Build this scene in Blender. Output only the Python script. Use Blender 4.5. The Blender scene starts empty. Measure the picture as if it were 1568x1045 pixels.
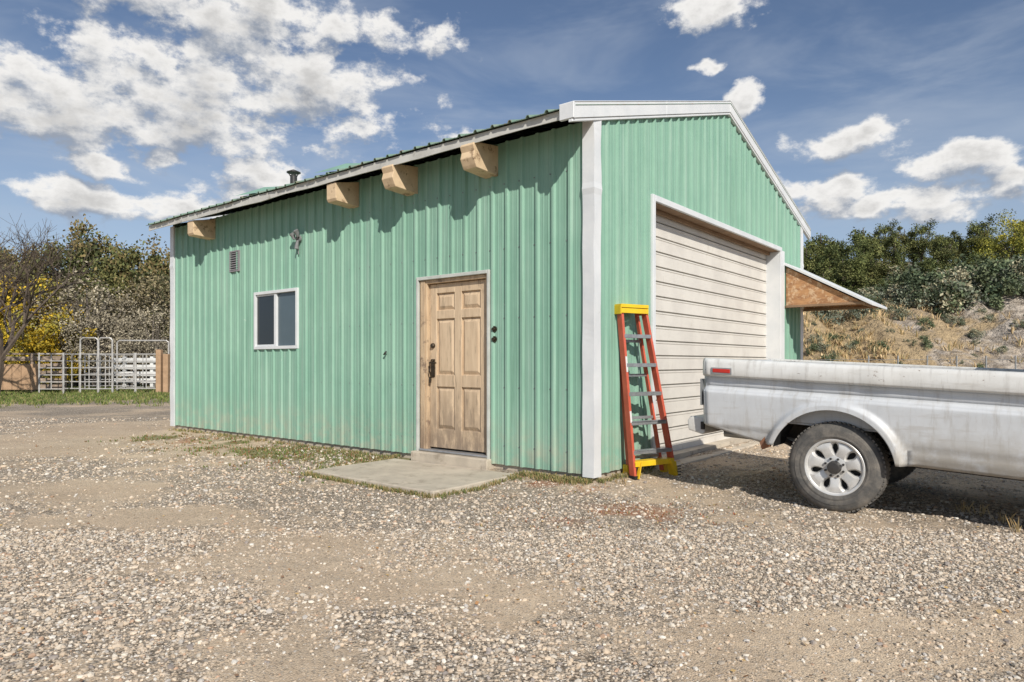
import bpy, math, random
import numpy as np
from mathutils import Vector, Matrix
random.seed(7); RNG=np.random.default_rng(11)
scene=bpy.context.scene
F=1044.0; CX=784.0; HY=555.0; CH=1.22
def PX(px,Y): return (px-CX)/F*Y
def PZ(y,Y): return CH+(HY-y)*Y/F
C=np.array([0.792,6.67]); R=np.array([0.6251,0.7806]); L=np.array([-0.7804,0.6253])
# ---------------------------------------------------------------- noise
def _h(ix,iy,s):
    v=np.sin(ix*127.1+iy*311.7+s*74.7)*43758.5453
    return v-np.floor(v)
def vn(x,y,s=0):
    x=np.asarray(x,float); y=np.asarray(y,float)
    ix=np.floor(x); iy=np.floor(y); fx=x-ix; fy=y-iy
    fx=fx*fx*(3-2*fx); fy=fy*fy*(3-2*fy)
    return (_h(ix,iy,s)*(1-fx)+_h(ix+1,iy,s)*fx)*(1-fy)+(_h(ix,iy+1,s)*(1-fx)+_h(ix+1,iy+1,s)*fx)*fy
def fbm(x,y,s=0,o=4):
    a=0;amp=.5;t=0
    for i in range(o):
        a=a+amp*vn(x,y,s+i*3.1); t+=amp; amp*=.5; x=x*2.03+5.1; y=y*2.03+1.7
    return a/t
# ---------------------------------------------------------------- node helpers
class NT:
    def __init__(s,nt): s.nt=nt; s.n=nt.nodes; s.l=nt.links
    def node(s,t,**k):
        n=s.n.new(t)
        for a,b in k.items(): setattr(n,a,b)
        return n
    def put(s,sock,v):
        if isinstance(v,bpy.types.NodeSocket): s.l.new(v,sock)
        elif v is not None:
            if isinstance(v,(tuple,list)) and len(v)==3 and sock.type=='RGBA': v=(*v,1)
            sock.default_value=v
    def math(s,op,a,b=None,c=None,clamp=False):
        n=s.node('ShaderNodeMath',operation=op); n.use_clamp=clamp
        s.put(n.inputs[0],a)
        if b is not None: s.put(n.inputs[1],b)
        if c is not None: s.put(n.inputs[2],c)
        return n.outputs[0]
    def vmath(s,op,a,b=None):
        n=s.node('ShaderNodeVectorMath',operation=op); s.put(n.inputs[0],a)
        if b is not None: s.put(n.inputs[1],b)
        return n.outputs['Value'] if op in('LENGTH','DOT_PRODUCT') else n.outputs['Vector']
    def mix(s,f,a,b,bt='MIX'):
        n=s.node('ShaderNodeMix',data_type='RGBA',blend_type=bt)
        s.put(n.inputs[0],f); s.put(n.inputs[6],a); s.put(n.inputs[7],b); return n.outputs[2]
    def rng(s,v,a,b,c=0.,d=1.,smooth=True):
        n=s.node('ShaderNodeMapRange'); n.interpolation_type='SMOOTHSTEP' if smooth else 'LINEAR'
        s.put(n.inputs[0],v); s.put(n.inputs[1],a); s.put(n.inputs[2],b); s.put(n.inputs[3],c); s.put(n.inputs[4],d)
        return n.outputs[0]
    def noise(s,vec,scale,detail=4,rough=.55,dist=0.):
        n=s.node('ShaderNodeTexNoise'); s.put(n.inputs['Vector'],vec); n.inputs['Scale'].default_value=scale
        n.inputs['Detail'].default_value=detail; n.inputs['Roughness'].default_value=rough; n.inputs['Distortion'].default_value=dist
        return n.outputs[0]
    def ramp(s,f,stops,interp='LINEAR'):
        n=s.node('ShaderNodeValToRGB'); s.put(n.inputs[0],f); cr=n.color_ramp; cr.interpolation=interp
        while len(cr.elements)<len(stops): cr.elements.new(.5)
        for e,(p,c) in zip(cr.elements,stops): e.position=p; e.color=(*c,1)
        return n.outputs[0]
    def attr(s,name,out='Color'):
        n=s.node('ShaderNodeAttribute'); n.attribute_name=name; return n.outputs[out]
    def coord(s,stretch=None,kind='Object'):
        tc=s.node('ShaderNodeTexCoord').outputs[kind]
        if stretch: return s.vmath('MULTIPLY',tc,stretch)
        return tc
    def bump(s,h,strength,dist,normal=None):
        n=s.node('ShaderNodeBump'); n.inputs['Strength'].default_value=strength; n.inputs['Distance'].default_value=dist
        s.put(n.inputs['Height'],h)
        if normal is not None: s.put(n.inputs['Normal'],normal)
        return n.outputs[0]
def newmat(name):
    m=bpy.data.materials.new(name); m.use_nodes=True; t=NT(m.node_tree)
    b=m.node_tree.nodes['Principled BSDF']; return m,t,b
def mat(name,c1,c2=None,scale=4,rough=.6,metal=0,stretch=None,bump=0,bscale=60,bdist=.003,grime=None,gthr=(.58,.7),gscale=6,spec=.5,gstretch=None,low=None):
    m,t,b=newmat(name); co=t.coord(stretch)
    if c2 is None: c2=tuple(x*.85 for x in c1)
    col=t.mix(t.rng(t.noise(co,scale,4,.6),.3,.7),c1,c2)
    if grime:
        g=t.rng(t.noise(t.coord(gstretch),gscale,6,.7),gthr[0],gthr[1])
        col=t.mix(g,col,grime)
    if low:
        sx=t.node('ShaderNodeSeparateXYZ'); t.l.new(t.coord(),sx.inputs[0])
        k=t.math('MULTIPLY',t.rng(sx.outputs[2],low[0],low[1],1,0),t.rng(t.noise(t.coord((6,6,2)),2.2,5,.7),.25,.6)); col=t.mix(t.math('MULTIPLY',k,low[3]),col,low[2])
    t.put(b.inputs['Base Color'],col)
    b.inputs['Roughness'].default_value=rough
    b.inputs['Metallic'].default_value=metal; b.inputs['Specular IOR Level'].default_value=spec
    if bump: t.put(b.inputs['Normal'],t.bump(t.noise(co,bscale,3,.6),bump,bdist))
    return m
# ---------------------------------------------------------------- mesh helpers
class MB:
    def __init__(s): s.v=[]; s.f=[]; s.m=[]
    def add(s,vs,fs,mi=0):
        o=len(s.v); s.v+= [tuple(map(float,v)) for v in vs]; s.f+=[tuple(o+i for i in f) for f in fs]; s.m+=[mi]*len(fs)
    def box(s,x0,x1,y0,y1,z0,z1,mi=0):
        s.add([(x0,y0,z0),(x1,y0,z0),(x1,y1,z0),(x0,y1,z0),(x0,y0,z1),(x1,y0,z1),(x1,y1,z1),(x0,y1,z1)],
              [(0,3,2,1),(4,5,6,7),(0,1,5,4),(1,2,6,5),(2,3,7,6),(3,0,4,7)],mi)
    def beam(s,p0,p1,w,h,mi=0,up=(0,0,1)):
        p0=Vector(p0);p1=Vector(p1); d=(p1-p0).normalized(); u=Vector(up); a=d.cross(u)
        if a.length<1e-4: a=d.cross(Vector((1,0,0)))
        a.normalize(); b=a.cross(d).normalized(); a=a*w/2; b=b*h/2
        s.add([p0-a-b,p0+a-b,p0+a+b,p0-a+b,p1-a-b,p1+a-b,p1+a+b,p1-a+b],
              [(0,1,2,3),(7,6,5,4),(4,5,1,0),(5,6,2,1),(6,7,3,2),(7,4,0,3)],mi)
    def tube(s,pts,rad,n=6,mi=0,cap=True):
        pts=[Vector(p) for p in pts]; vs=[];fs=[]
        for i,p in enumerate(pts):
            d=(pts[min(i+1,len(pts)-1)]-pts[max(i-1,0)]).normalized()
            a=d.cross(Vector((0,0,1)) if abs(d.z)<.95 else Vector((1,0,0))).normalized(); b=d.cross(a)
            r=rad[i] if isinstance(rad,(list,tuple)) else rad
            for k in range(n):
                an=2*math.pi*k/n; vs.append(p+a*math.cos(an)*r+b*math.sin(an)*r)
        for i in range(len(pts)-1):
            for k in range(n):
                k2=(k+1)%n; fs.append((i*n+k,i*n+k2,(i+1)*n+k2,(i+1)*n+k))
        if cap: fs.append(tuple(range(n-1,-1,-1))); fs.append(tuple((len(pts)-1)*n+k for k in range(n)))
        s.add(vs,fs,mi)
    def lathe(s,prof,n=48,mi=0,origin=(0,0,0)):
        vs=[];fs=[];m=len(prof)
        for k in range(n):
            a=2*math.pi*k/n
            for (y,r) in prof: vs.append((origin[0]+r*math.cos(a),origin[1]+y,origin[2]+r*math.sin(a)))
        for k in range(n):
            k2=(k+1)%n
            for j in range(m-1): fs.append((k*m+j,k*m+j+1,k2*m+j+1,k2*m+j))
        s.add(vs,fs,mi)
    def poly_extrude(s,pts,a0,a1,axis='y',mi=0):
        n=len(pts)
        def P(p,a):
            return (p[0],a,p[1]) if axis=='y' else ((a,p[0],p[1]) if axis=='x' else (p[0],p[1],a))
        vs=[P(p,a0) for p in pts]+[P(p,a1) for p in pts]
        fs=[tuple(range(n)),tuple(range(2*n-1,n-1,-1))]+[(i,i+n,(i+1)%n+n,(i+1)%n) for i in range(n)]
        s.add(vs,fs,mi)
    def build(s,name,mats,parent=None,smooth=False,bevel=0,seg=1):
        me=bpy.data.meshes.new(name); me.from_pydata(s.v,[],s.f)
        for m in mats: me.materials.append(m)
        me.polygons.foreach_set('material_index',s.m)
        import bmesh
        bm=bmesh.new(); bm.from_mesh(me); bmesh.ops.recalc_face_normals(bm,faces=bm.faces); bm.to_mesh(me); bm.free()
        ob=bpy.data.objects.new(name,me); scene.collection.objects.link(ob)
        if parent: ob.parent=parent
        if smooth:
            for p in me.polygons: p.use_smooth=True
            md=ob.modifiers.new('es','EDGE_SPLIT'); md.split_angle=math.radians(38)
        if bevel:
            md=ob.modifiers.new('b','BEVEL'); md.width=bevel; md.segments=seg; md.limit_method='ANGLE'; md.angle_limit=math.radians(40)
        return ob
def fastmesh(name,V,Fa,mats,col=None,mi=None,extra=None,smooth=False):
    me=bpy.data.meshes.new(name); V=np.ascontiguousarray(V,dtype=np.float32); Fa=np.ascontiguousarray(Fa,dtype=np.int32)
    k=Fa.shape[1]; me.vertices.add(len(V)); me.vertices.foreach_set('co',V.ravel())
    me.loops.add(Fa.size); me.loops.foreach_set('vertex_index',Fa.ravel())
    me.polygons.add(len(Fa)); me.polygons.foreach_set('loop_start',np.arange(0,Fa.size,k,dtype=np.int32))
    me.update(calc_edges=True)
    for m in mats: me.materials.append(m)
    if mi is not None: me.polygons.foreach_set('material_index',np.asarray(mi,dtype=np.int32))
    me.polygons.foreach_set('use_smooth',np.full(len(Fa),smooth))
    if col is not None:
        a=me.color_attributes.new('Col','FLOAT_COLOR','POINT')
        c=np.ones((len(V),4),np.float32); c[:,:3]=col; a.data.foreach_set('color',c.ravel())
    if extra:
        for nme,val in extra.items():
            a=me.attributes.new(nme,'FLOAT','POINT'); a.data.foreach_set('value',np.ascontiguousarray(val,dtype=np.float32))
    return me
def obj(name,me,loc=(0,0,0),rot=0,scale=1,parent=None):
    ob=bpy.data.objects.new(name,me); scene.collection.objects.link(ob); ob.location=loc; ob.rotation_euler=(0,0,rot)
    ob.scale=(scale,)*3 if not isinstance(scale,tuple) else scale
    if parent: ob.parent=parent
    return ob
def empty(name,loc,rz=0):
    e=bpy.data.objects.new(name,None); scene.collection.objects.link(e); e.location=loc; e.rotation_euler=(0,0,rz); e.empty_display_size=.3; return e
# ---------------------------------------------------------------- camera
cam=bpy.data.cameras.new('camera'); co=bpy.data.objects.new('camera',cam); scene.collection.objects.link(co)
co.location=(0,0,CH); co.rotation_euler=(math.pi/2,0,0); cam.lens=36*F/1568; cam.sensor_width=36; cam.shift_y=33/1568; cam.clip_start=.05; cam.clip_end=3000
scene.camera=co
# ---------------------------------------------------------------- light + world
SD=Vector((.124,-.458,.335)).normalized()
sun=bpy.data.lights.new('sun','SUN'); sun.energy=4.6; sun.angle=math.radians(.6); sun.color=(1,.945,.86)
so=bpy.data.objects.new('sun',sun); scene.collection.objects.link(so); so.rotation_euler=SD.to_track_quat('Z','Y').to_euler(); so.location=(5,-10,12)
w=bpy.data.worlds.new('World'); scene.world=w; w.use_nodes=True; t=NT(w.node_tree); w.node_tree.nodes.clear()
sky=t.node('ShaderNodeTexSky',sky_type='NISHITA'); sky.sun_disc=False; sky.sun_elevation=math.asin(SD.z); sky.sun_rotation=math.atan2(SD.x,SD.y)
sky.air_density=1.0; sky.dust_density=.8; sky.ozone_density=1.4; sky.altitude=900
gen=t.node('ShaderNodeTexCoord').outputs['Generated']
sep=t.node('ShaderNodeSeparateXYZ'); t.l.new(gen,sep.inputs[0]); x,y,z=sep.outputs
az=t.math('ARCTAN2',x,y); el=t.math('ARCSINE',z)
cmb=t.node('ShaderNodeCombineXYZ'); t.l.new(az,cmb.inputs[0]); t.l.new(el,cmb.inputs[1]); p0=cmb.outputs[0]
blobs=[(50,150,150,60),(250,165,190,55),(420,125,180,78),(350,15,300,40),(200,80,110,40),(250,205,60,18),
 (1105,14,66,26),(1070,96,30,7),(1132,160,42,26),(700,207,38,18),(155,250,46,16),(252,238,34,18),(400,278,84,32),(220,308,150,22),(85,300,80,26),
 (1475,236,84,26),(1400,296,180,20),(1285,222,70,24),(1552,258,30,15),(1435,310,70,24),(1270,285,80,24)]
def ae(px,yy):
    u=(px-CX)/F; a=math.atan(u); return a, math.atan((HY-yy)/F*math.cos(a))
BL=[]
for (bx,by,bw,bh) in blobs:
    a,e=ae(bx,by); a1,_=ae(bx+bw,by); a0,_=ae(bx-bw,by); _,e1=ae(bx,by-bh); _,e0=ae(bx,by+bh)
    BL.append((a,e,(a1-a0)/2*1.2,(e1-e0)/2*1.22))
for (a,e,wx,hy) in ((1.5,.3,.3,.08),(2.3,.45,.35,.1),(-1.5,.35,.35,.1),(-2.4,.3,.4,.08)): BL.append((a,e,wx,hy))
wn=t.node('ShaderNodeTexNoise'); t.l.new(p0,wn.inputs['Vector']); wn.inputs['Scale'].default_value=10; wn.inputs['Detail'].default_value=3
warp=t.vmath('MULTIPLY',t.vmath('SUBTRACT',wn.outputs[1],(0.5,0.5,0.5)),(0.13,0.06,0))
def dens(p,det):
    pw=t.vmath('ADD',p,warp); cur=None
    for (a,e,wx,hy) in BL:
        v=t.vmath('LENGTH',t.vmath('MULTIPLY_ADD',pw,(1/wx,1/hy,0)))
        n=v.node.inputs[0].links[0].from_node; n.inputs[2].default_value=(-a/wx,-e/hy,0)
        cur=v if cur is None else t.math('MINIMUM',cur,v)
    cov=t.math('MINIMUM',t.math('MAXIMUM',t.math('SUBTRACT',1.0,cur),-1.2),.55)
    n1=t.noise(t.vmath('MULTIPLY',p,(1,1.5,1)),15,det,.62)
    return t.math('MULTIPLY_ADD',t.math('SUBTRACT',n1,.5),2.9,cov)
r0=dens(p0,8)
r1=dens(t.vmath('ADD',p0,(0.006,0.022,0)),6)
alpha=t.rng(r0,-.10,.42)
lit=t.math('SUBTRACT',r0,r1)
shade=t.rng(lit,-.60,.40)
thick=t.rng(r0,.35,1.2,1.0,.66)
ccol=t.mix(shade,(3.2,3.6,4.3),(9.4,9.2,8.9))
ccol=t.mix(1.0,ccol,thick,'MULTIPLY')
veil=t.rng(t.noise(t.vmath('MULTIPLY',p0,(1.2,5,1)),2.2,5,.6,.6),.38,.75,.03,.42)
skyc=t.mix(1.0,sky.outputs[0],(.86,.88,.93),'MULTIPLY')
base=t.mix(veil,skyc,(5.0,5.6,6.5))
hz=t.rng(el,0.0,.42,.60,0.0)
base=t.mix(hz,base,(4.8,5.7,6.9))
full=t.mix(t.math('MULTIPLY',alpha,.95),base,ccol)
bg=t.node('ShaderNodeBackground'); t.put(bg.inputs[0],full); bg.inputs[1].default_value=.1
wo=t.node('ShaderNodeOutputWorld'); t.l.new(bg.outputs[0],wo.inputs[0])
scene.view_settings.view_transform='Standard'; scene.view_settings.look='None'; scene.view_settings.exposure=0
# ---------------------------------------------------------------- materials
M={}
def wallmat():
    m,t,b=newmat('green_painted_steel'); co=t.coord()
    n=t.noise(co,1.1,4,.6); col=t.mix(t.rng(n,.3,.7),(.205,.375,.285),(.25,.425,.325))
    st=t.noise(t.coord((14,14,.5)),1.0,4,.65); col=t.mix(t.rng(st,.45,.78,0,.6),col,(.36,.49,.41))
    dk=t.noise(t.coord((9,9,.35)),1.3,4,.7); col=t.mix(t.rng(dk,.48,.75,0,.6),col,(.135,.27,.195))
    sx=t.node('ShaderNodeSeparateXYZ'); t.l.new(co,sx.inputs[0])
    low=t.math('MULTIPLY',t.rng(sx.outputs[2],.1,.8,1,0),t.rng(t.noise(co,5,5,.7),.35,.7))
    col=t.mix(t.math('MULTIPLY',low,.6),col,(.42,.38,.29))
    chip=t.rng(t.noise(t.coord((1,1,.5)),11,6,.75),.67,.72); col=t.mix(t.math('MULTIPLY',chip,.55),col,(.56,.60,.54))
    t.put(b.inputs['Base Color'],col); t.put(b.inputs['Roughness'],t.rng(n,.3,.7,.5,.66)); b.inputs['Specular IOR Level'].default_value=.3
    t.put(b.inputs['Normal'],t.bump(t.noise(co,2.6,3,.5),.5,.02)); return m
M['green']=wallmat()
M['roofgreen']=mat('green_roof_steel',(.15,.25,.19),(.22,.28,.22),5,.6,grime=(.25,.16,.09),gthr=(.55,.68))
M['white']=mat('white_trim',(.70,.71,.71),(.62,.64,.65),3,.5,bump=.3,bscale=5,bdist=.01,grime=(.46,.46,.44),gthr=(.62,.80),gscale=5)
M['fascia']=mat('cream_fascia',(.60,.59,.55),(.48,.47,.43),3,.6,bump=.3,bscale=5,bdist=.01,grime=(.28,.26,.22),gthr=(.54,.7),gscale=5)
M['jtrim']=mat('pale_trim',(.56,.57,.53),(.44,.46,.42),6,.5)
M['garage']=mat('garage_panel',(.71,.675,.61),(.62,.585,.53),2.5,.5,bump=.15,bscale=8,bdist=.005,grime=(.45,.41,.34),gthr=(.58,.8),gscale=5,gstretch=(1,1,.4))
M['line']=mat('groove',(.13,.12,.10),None,5,.9)
M['tan']=mat('tan_beam',(.70,.53,.34),(.58,.43,.27),8,.8,bump=.4,bscale=30,grime=(.30,.2,.12),gthr=(.56,.66),gscale=9)
M['door']=mat('faded_wood_door',(.64,.49,.33),(.53,.395,.26),2.2,.7,stretch=(8,8,1),bump=.5,bscale=12,bdist=.003,grime=(.33,.25,.17),gthr=(.52,.70),gscale=3.2,gstretch=(8,8,1.1),low=(.15,1.25,(.24,.18,.13),.95))
M['jamb']=mat('jamb_wood',(.60,.45,.29),(.42,.30,.19),3,.75,stretch=(8,8,1),bump=.3,bscale=20,grime=(.24,.17,.12),gthr=(.54,.66),gscale=7,low=(.2,.9,(.2,.14,.1),.85))
M['brown']=mat('brown_plywood',(.30,.19,.11),(.22,.14,.08),5,.8,stretch=(1,1,5))
M['ply']=mat('plywood',(.50,.27,.12),(.30,.15,.07),3,.8,stretch=(2,2,7),bump=.3,bscale=10,grime=(.58,.40,.24),gscale=10,gthr=(.5,.62))
M['conc']=mat('concrete',(.56,.49,.39),(.43,.375,.30),3,.9,bump=.5,bscale=50,bdist=.004,grime=(.31,.26,.2),gthr=(.52,.72),gscale=5)
M['dark']=mat('dark_metal',(.03,.03,.03),(.05,.045,.04),10,.45)
M['bronze']=mat('bronze_lock',(.09,.07,.05),None,10,.35,metal=.8)
M['steel']=mat('galvanised',(.40,.41,.41),(.28,.29,.29),8,.45,metal=.6)
M['grey']=mat('grey_metal',(.25,.26,.26),(.18,.18,.18),10,.5)
M['orange']=mat('orange_fibreglass',(.60,.12,.07),(.48,.09,.05),7,.5)
M['yellow']=mat('yellow_plastic',(.80,.55,.02),(.7,.45,.02),6,.45)
M['alu']=mat('aluminium',(.45,.46,.47),(.33,.34,.35),10,.4,metal=.6)
M['black']=mat('black_rubber',(.012,.012,.012),None,10,.7)
def glassm(name,c,r):
    m,t,b=newmat(name); co=t.coord(); t.put(b.inputs['Base Color'],t.mix(t.noise(co,2,3),c,tuple(x*1.6 for x in c)))
    b.inputs['Roughness'].default_value=r; b.inputs['IOR'].default_value=1.5; t.put(b.inputs['Normal'],t.bump(t.noise(co,1.5,2),.1,.02)); return m
M['glass']=glassm('window_glass',(.012,.016,.02),.04); M['glass2']=glassm('window_glass_screened',(.06,.085,.10),.22)
def leafmat(name):
    m,t,b=newmat(name); c=t.attr('Col'); t.put(b.inputs['Base Color'],c); b.inputs['Roughness'].default_value=.8; b.inputs['Specular IOR Level'].default_value=.1
    return m
M['leaf']=leafmat('foliage'); M['bark']=mat('bark',(.13,.10,.075),(.08,.06,.045),6,.9,stretch=(3,3,.6),bump=.6,bscale=14,bdist=.02)
M['greybark']=mat('grey_bark',(.20,.17,.14),(.13,.11,.09),6,.9)
M['peb']=leafmat('gravel_stone')
# ---------------------------------------------------------------- ground
def st_of(x,y):
    dx=x-C[0]; dy=y-C[1]; return dx*R[0]+dy*R[1], dx*L[0]+dy*L[1]
def bdist(x,y):
    s,tt=st_of(x,y); ds=np.maximum(np.maximum(-s,s-6.9),0); dt=np.maximum(np.maximum(-tt,tt-8.75),0); return np.hypot(ds,dt)
def gz(x,y):
    d=bdist(x,y); near=np.exp(-((x*x+y*y)/900.))
    return .055*np.exp(-d/.32)+near*(.06*(fbm(x*.5,y*.5,3)-.5)+.030*(fbm(x*3,y*3,9)-.5))
dirtb=[(-1.5,4.3,.9,.5,-.45),(-.3,3.7,1.0,.35,-.45),(1.25,3.1,1.1,.35,-.4),(-6.5,11.5,3.2,2.2,-.6),(-.8,2.8,.7,.35,-.35),(-4.5,6.6,1.6,.8,-.4),(-2.9,5.2,1.1,.35,-.35),(6,9,3,2,-.2),(2.4,2.9,.7,.3,-.35),
 (.6,4.7,.9,.5,.45),(2.0,3.8,.9,.45,.45),(-2.1,3.3,.8,.45,.5),(-.8,5.4,.8,.4,.35),(-3.6,5.9,.6,.3,.25),(.4,5.8,1.3,.4,.4),(2.8,4.2,1,.5,.45),(3,7,1.5,1,.4)]
def gravelmask(x,y):
    m=.36+1.5*(fbm(x*.75+3,y*1.1,21,4)-.5)+.9*(fbm(x*4,y*4,5,3)-.5)
    for (cx,cy,sx,sy,a) in dirtb: m=m+a*np.exp(-((x-cx)/sx)**2-((y-cy)/sy)**2)*1.1
    return np.clip(m+.14,0,1)
def greenmask(x,y):
    s,tt=st_of(x,y); n=fbm(x*1.6,y*1.6,33,4)
    a=np.exp(-((s+.4)/.65)**2)*(tt>2.2)*(tt<8.2)*np.clip((n-.33)*4,0,1)
    gfar=np.clip((y-19-2*(n-.5)*4)/3,0,1)*(x<-4)*np.clip((n-.25)*3,0,1)
    gfar2=np.clip((y-15.5)/3,0,1)*(x<-13.5)*np.clip((n-.2)*3,0,1)
    return np.clip(np.maximum(np.maximum(a,gfar),gfar2),0,1)
def redmask(x,y):
    n=fbm(x*2.5,y*2.5,55,4)
    a=np.exp(-((x-.85)/.75)**2-((y-5.5)/.5)**2)*np.clip((n-.32)*4,0,1)
    s,tt=st_of(x,y); b=np.exp(-((s+.65)/.6)**2)*(tt>2.7)*(tt<7.8)*np.clip((fbm(x*2,y*2,77)-.42)*4,0,1)*.8
    c=np.exp(-((s+.25)/.35)**2)*(tt<.9)*(tt>-.2)*np.clip((n-.38)*5,0,1)*.75
    return np.clip(np.maximum(np.maximum(a,b),c),0,1)
def axis(rng_in,step,far,g=1.12):
    a=list(np.arange(-rng_in,rng_in,step)); d=step; v=rng_in; pos=[]
    while v<far: pos.append(v); d*=g; v+=d
    pos.append(far); return np.array(sorted([-p for p in pos if p>rng_in])+a+pos)
xs=axis(8,.055,900); ys=axis(6,.055,900)+8.0
ys=ys[ys>-300]
X,Y=np.meshgrid(xs,ys); xf=X.ravel(); yf=Y.ravel()
V=np.stack([xf,yf,gz(xf,yf)],1); nx=len(xs); ny=len(ys)
ii=np.arange(ny-1)[:,None]*nx+np.arange(nx-1)[None,:]; ii=ii.ravel()
Fq=np.stack([ii,ii+1,ii+1+nx,ii+nx],1)
m,t,b=newmat('gravel_ground'); co=t.coord()
ga=t.attr('gravel','Fac'); gr=t.attr('green','Fac'); rd=t.attr('red','Fac')
d1=t.noise(co,.9,5,.6); d2=t.noise(co,14,5,.65)
dirt=t.mix(t.rng(d1,.3,.7),(.58,.455,.325),(.67,.545,.40)); dirt=t.mix(t.rng(d2,.4,.7,0,.6),dirt,(.46,.355,.25))
def vor(scale,rand=1):
    n=t.node('ShaderNodeTexVoronoi'); t.l.new(co,n.inputs['Vector']); n.inputs['Scale'].default_value=scale; n.inputs['Randomness'].default_value=rand; return n
v1=vor(52); v2=vor(115)
def stones(v):
    s_=t.node('ShaderNodeSeparateXYZ'); t.l.new(v.outputs['Color'],s_.inputs[0])
    c=t.ramp(s_.outputs[0],[(0,(.26,.215,.17)),(.25,(.44,.36,.275)),(.5,(.57,.475,.37)),(.75,(.66,.57,.46)),(.94,(.76,.69,.59)),(1,(.30,.28,.26))])
    e=t.rng(v.outputs['Distance'],.28,.75,1.0,.36); return t.mix(1.0,c,e,'MULTIPLY'),s_.outputs[1]
c1,q1=stones(v1); c2,q2=stones(v2)
gcol=t.mix(t.rng(q1,.45,.5),c2,c1)
gfac=t.rng(t.math('ADD',ga,t.math('MULTIPLY',t.math('SUBTRACT',t.noise(co,22,3,.7),.5),1.2)),.2,.62)
spk=t.rng(q2,.72,.74); dirt=t.mix(t.math('MULTIPLY',spk,.75),dirt,c2)
col=t.mix(gfac,dirt,gcol)
ln=t.rng(t.noise(co,.35,4,.6),.35,.7); col=t.mix(1.0,col,t.mix(ln,(.86,.845,.83),(1.05,1.03,1.0)),'MULTIPLY')
gn=t.rng(t.math('ADD',gr,t.math('SUBTRACT',t.noise(co,9,4,.7),.5)),.3,.7)
col=t.mix(t.math('MULTIPLY',gn,.8),col,t.mix(t.noise(co,3,3),(.11,.14,.045),(.27,.23,.11)))
rn=t.rng(t.math('ADD',rd,t.math('MULTIPLY',t.math('SUBTRACT',t.noise(co,25,4,.7),.5),1.2)),.35,.8)
col=t.mix(t.math('MULTIPLY',rn,.6),col,(.34,.16,.09))
t.put(b.inputs['Base Color'],col); b.inputs['Roughness'].default_value=.95; b.inputs['Specular IOR Level'].default_value=.12
h=t.math('ADD',t.math('MULTIPLY',t.math('SUBTRACT',1.0,v1.outputs['Distance']),gfac),t.math('MULTIPLY',d2,.5))
h=t.math('ADD',h,t.math('MULTIPLY',v2.outputs['Distance'],-.4))
t.put(b.inputs['Normal'],t.bump(h,.8,.012))
gm=fastmesh('ground',V,Fq,[m],extra={'gravel':gravelmask(xf,yf),'green':greenmask(xf,yf),'red':redmask(xf,yf)},smooth=True)
obj('ground',gm)
# pebbles
ph=(1+5**.5)/2
ico=np.array([(-1,ph,0),(1,ph,0),(-1,-ph,0),(1,-ph,0),(0,-1,ph),(0,1,ph),(0,-1,-ph),(0,1,-ph),(ph,0,-1),(ph,0,1),(-ph,0,-1),(-ph,0,1)])/math.sqrt(1+ph*ph)
icf=np.array([(0,11,5),(0,5,1),(0,1,7),(0,7,10),(0,10,11),(1,5,9),(5,11,4),(11,10,2),(10,7,6),(7,1,8),(3,9,4),(3,4,2),(3,2,6),(3,6,8),(3,8,9),(4,9,5),(2,4,11),(6,2,10),(8,6,7),(9,8,1)])
def pebbles(name,n,ymin,ymax,pw,smin,smax,gmin):
    u=RNG.random(n)
    if pw==1: yy=np.sqrt(ymin**2+u*(ymax**2-ymin**2))
    else: yy=ymin*(ymax/ymin)**u
    xx=(RNG.random(n)*2-1)*(yy*.86+.5)
    g=gravelmask(xx,yy); keep=RNG.random(n)<np.clip(g*1.25+gmin,0,1)
    keep&=bdist(xx,yy)>.02; s_,t_=st_of(xx,yy); keep&=~((s_>-1.35)&(s_<.0)&(t_>.83)&(t_<2.77))
    xx=xx[keep];yy=yy[keep];k=len(xx)
    r=np.clip(RNG.lognormal(math.log(smin),.48,k),smin*.45,smax)*(1 if pw==1 else np.clip(yy/6,1,1.4))
    sc=r[:,None]*np.stack([RNG.uniform(.8,1.4,k),RNG.uniform(.7,1.1,k),RNG.uniform(.5,.85,k)],1)
    P=ico[None]*(1+RNG.uniform(-.22,.22,(k,12,1)))*sc[:,None,:]
    a=RNG.random(k)*6.283; ca,sa=np.cos(a)[:,None],np.sin(a)[:,None]
    b_=RNG.uniform(-.4,.4,k); cb,sb=np.cos(b_)[:,None],np.sin(b_)[:,None]
    px,py,pz=P[...,0],P[...,1],P[...,2]
    py,pz=py*cb-pz*sb,py*sb+pz*cb
    px,py=px*ca-py*sa,px*sa+py*ca
    P=np.stack([px+xx[:,None],py+yy[:,None],pz+(gz(xx,yy)+sc[:,2]*.3)[:,None]],2)
    pal=np.array([(.60,.50,.39),(.52,.43,.33),(.66,.59,.49),(.42,.36,.29),(.58,.47,.35),(.32,.28,.25),(.74,.69,.61),(.48,.33,.23),(.52,.48,.43)])
    c=pal[RNG.choice(len(pal),k,p=[.2,.19,.13,.13,.14,.05,.04,.04,.08])]*RNG.uniform(.8,1.12,(k,1))
    return fastmesh(name,P.reshape(-1,3),(icf[None]+np.arange(k)[:,None,None]*12).reshape(-1,3),[M['peb']],col=np.repeat(c,12,0))
GV=empty('gravel',(0,0,0))
obj('gravel_near',pebbles('gravel_near',78000,2.1,5.0,1,.0055,.017,.10),parent=GV); obj('gravel_far',pebbles('gravel_far',72000,5.0,15,0,.0066,.019,.04),parent=GV)
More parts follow.
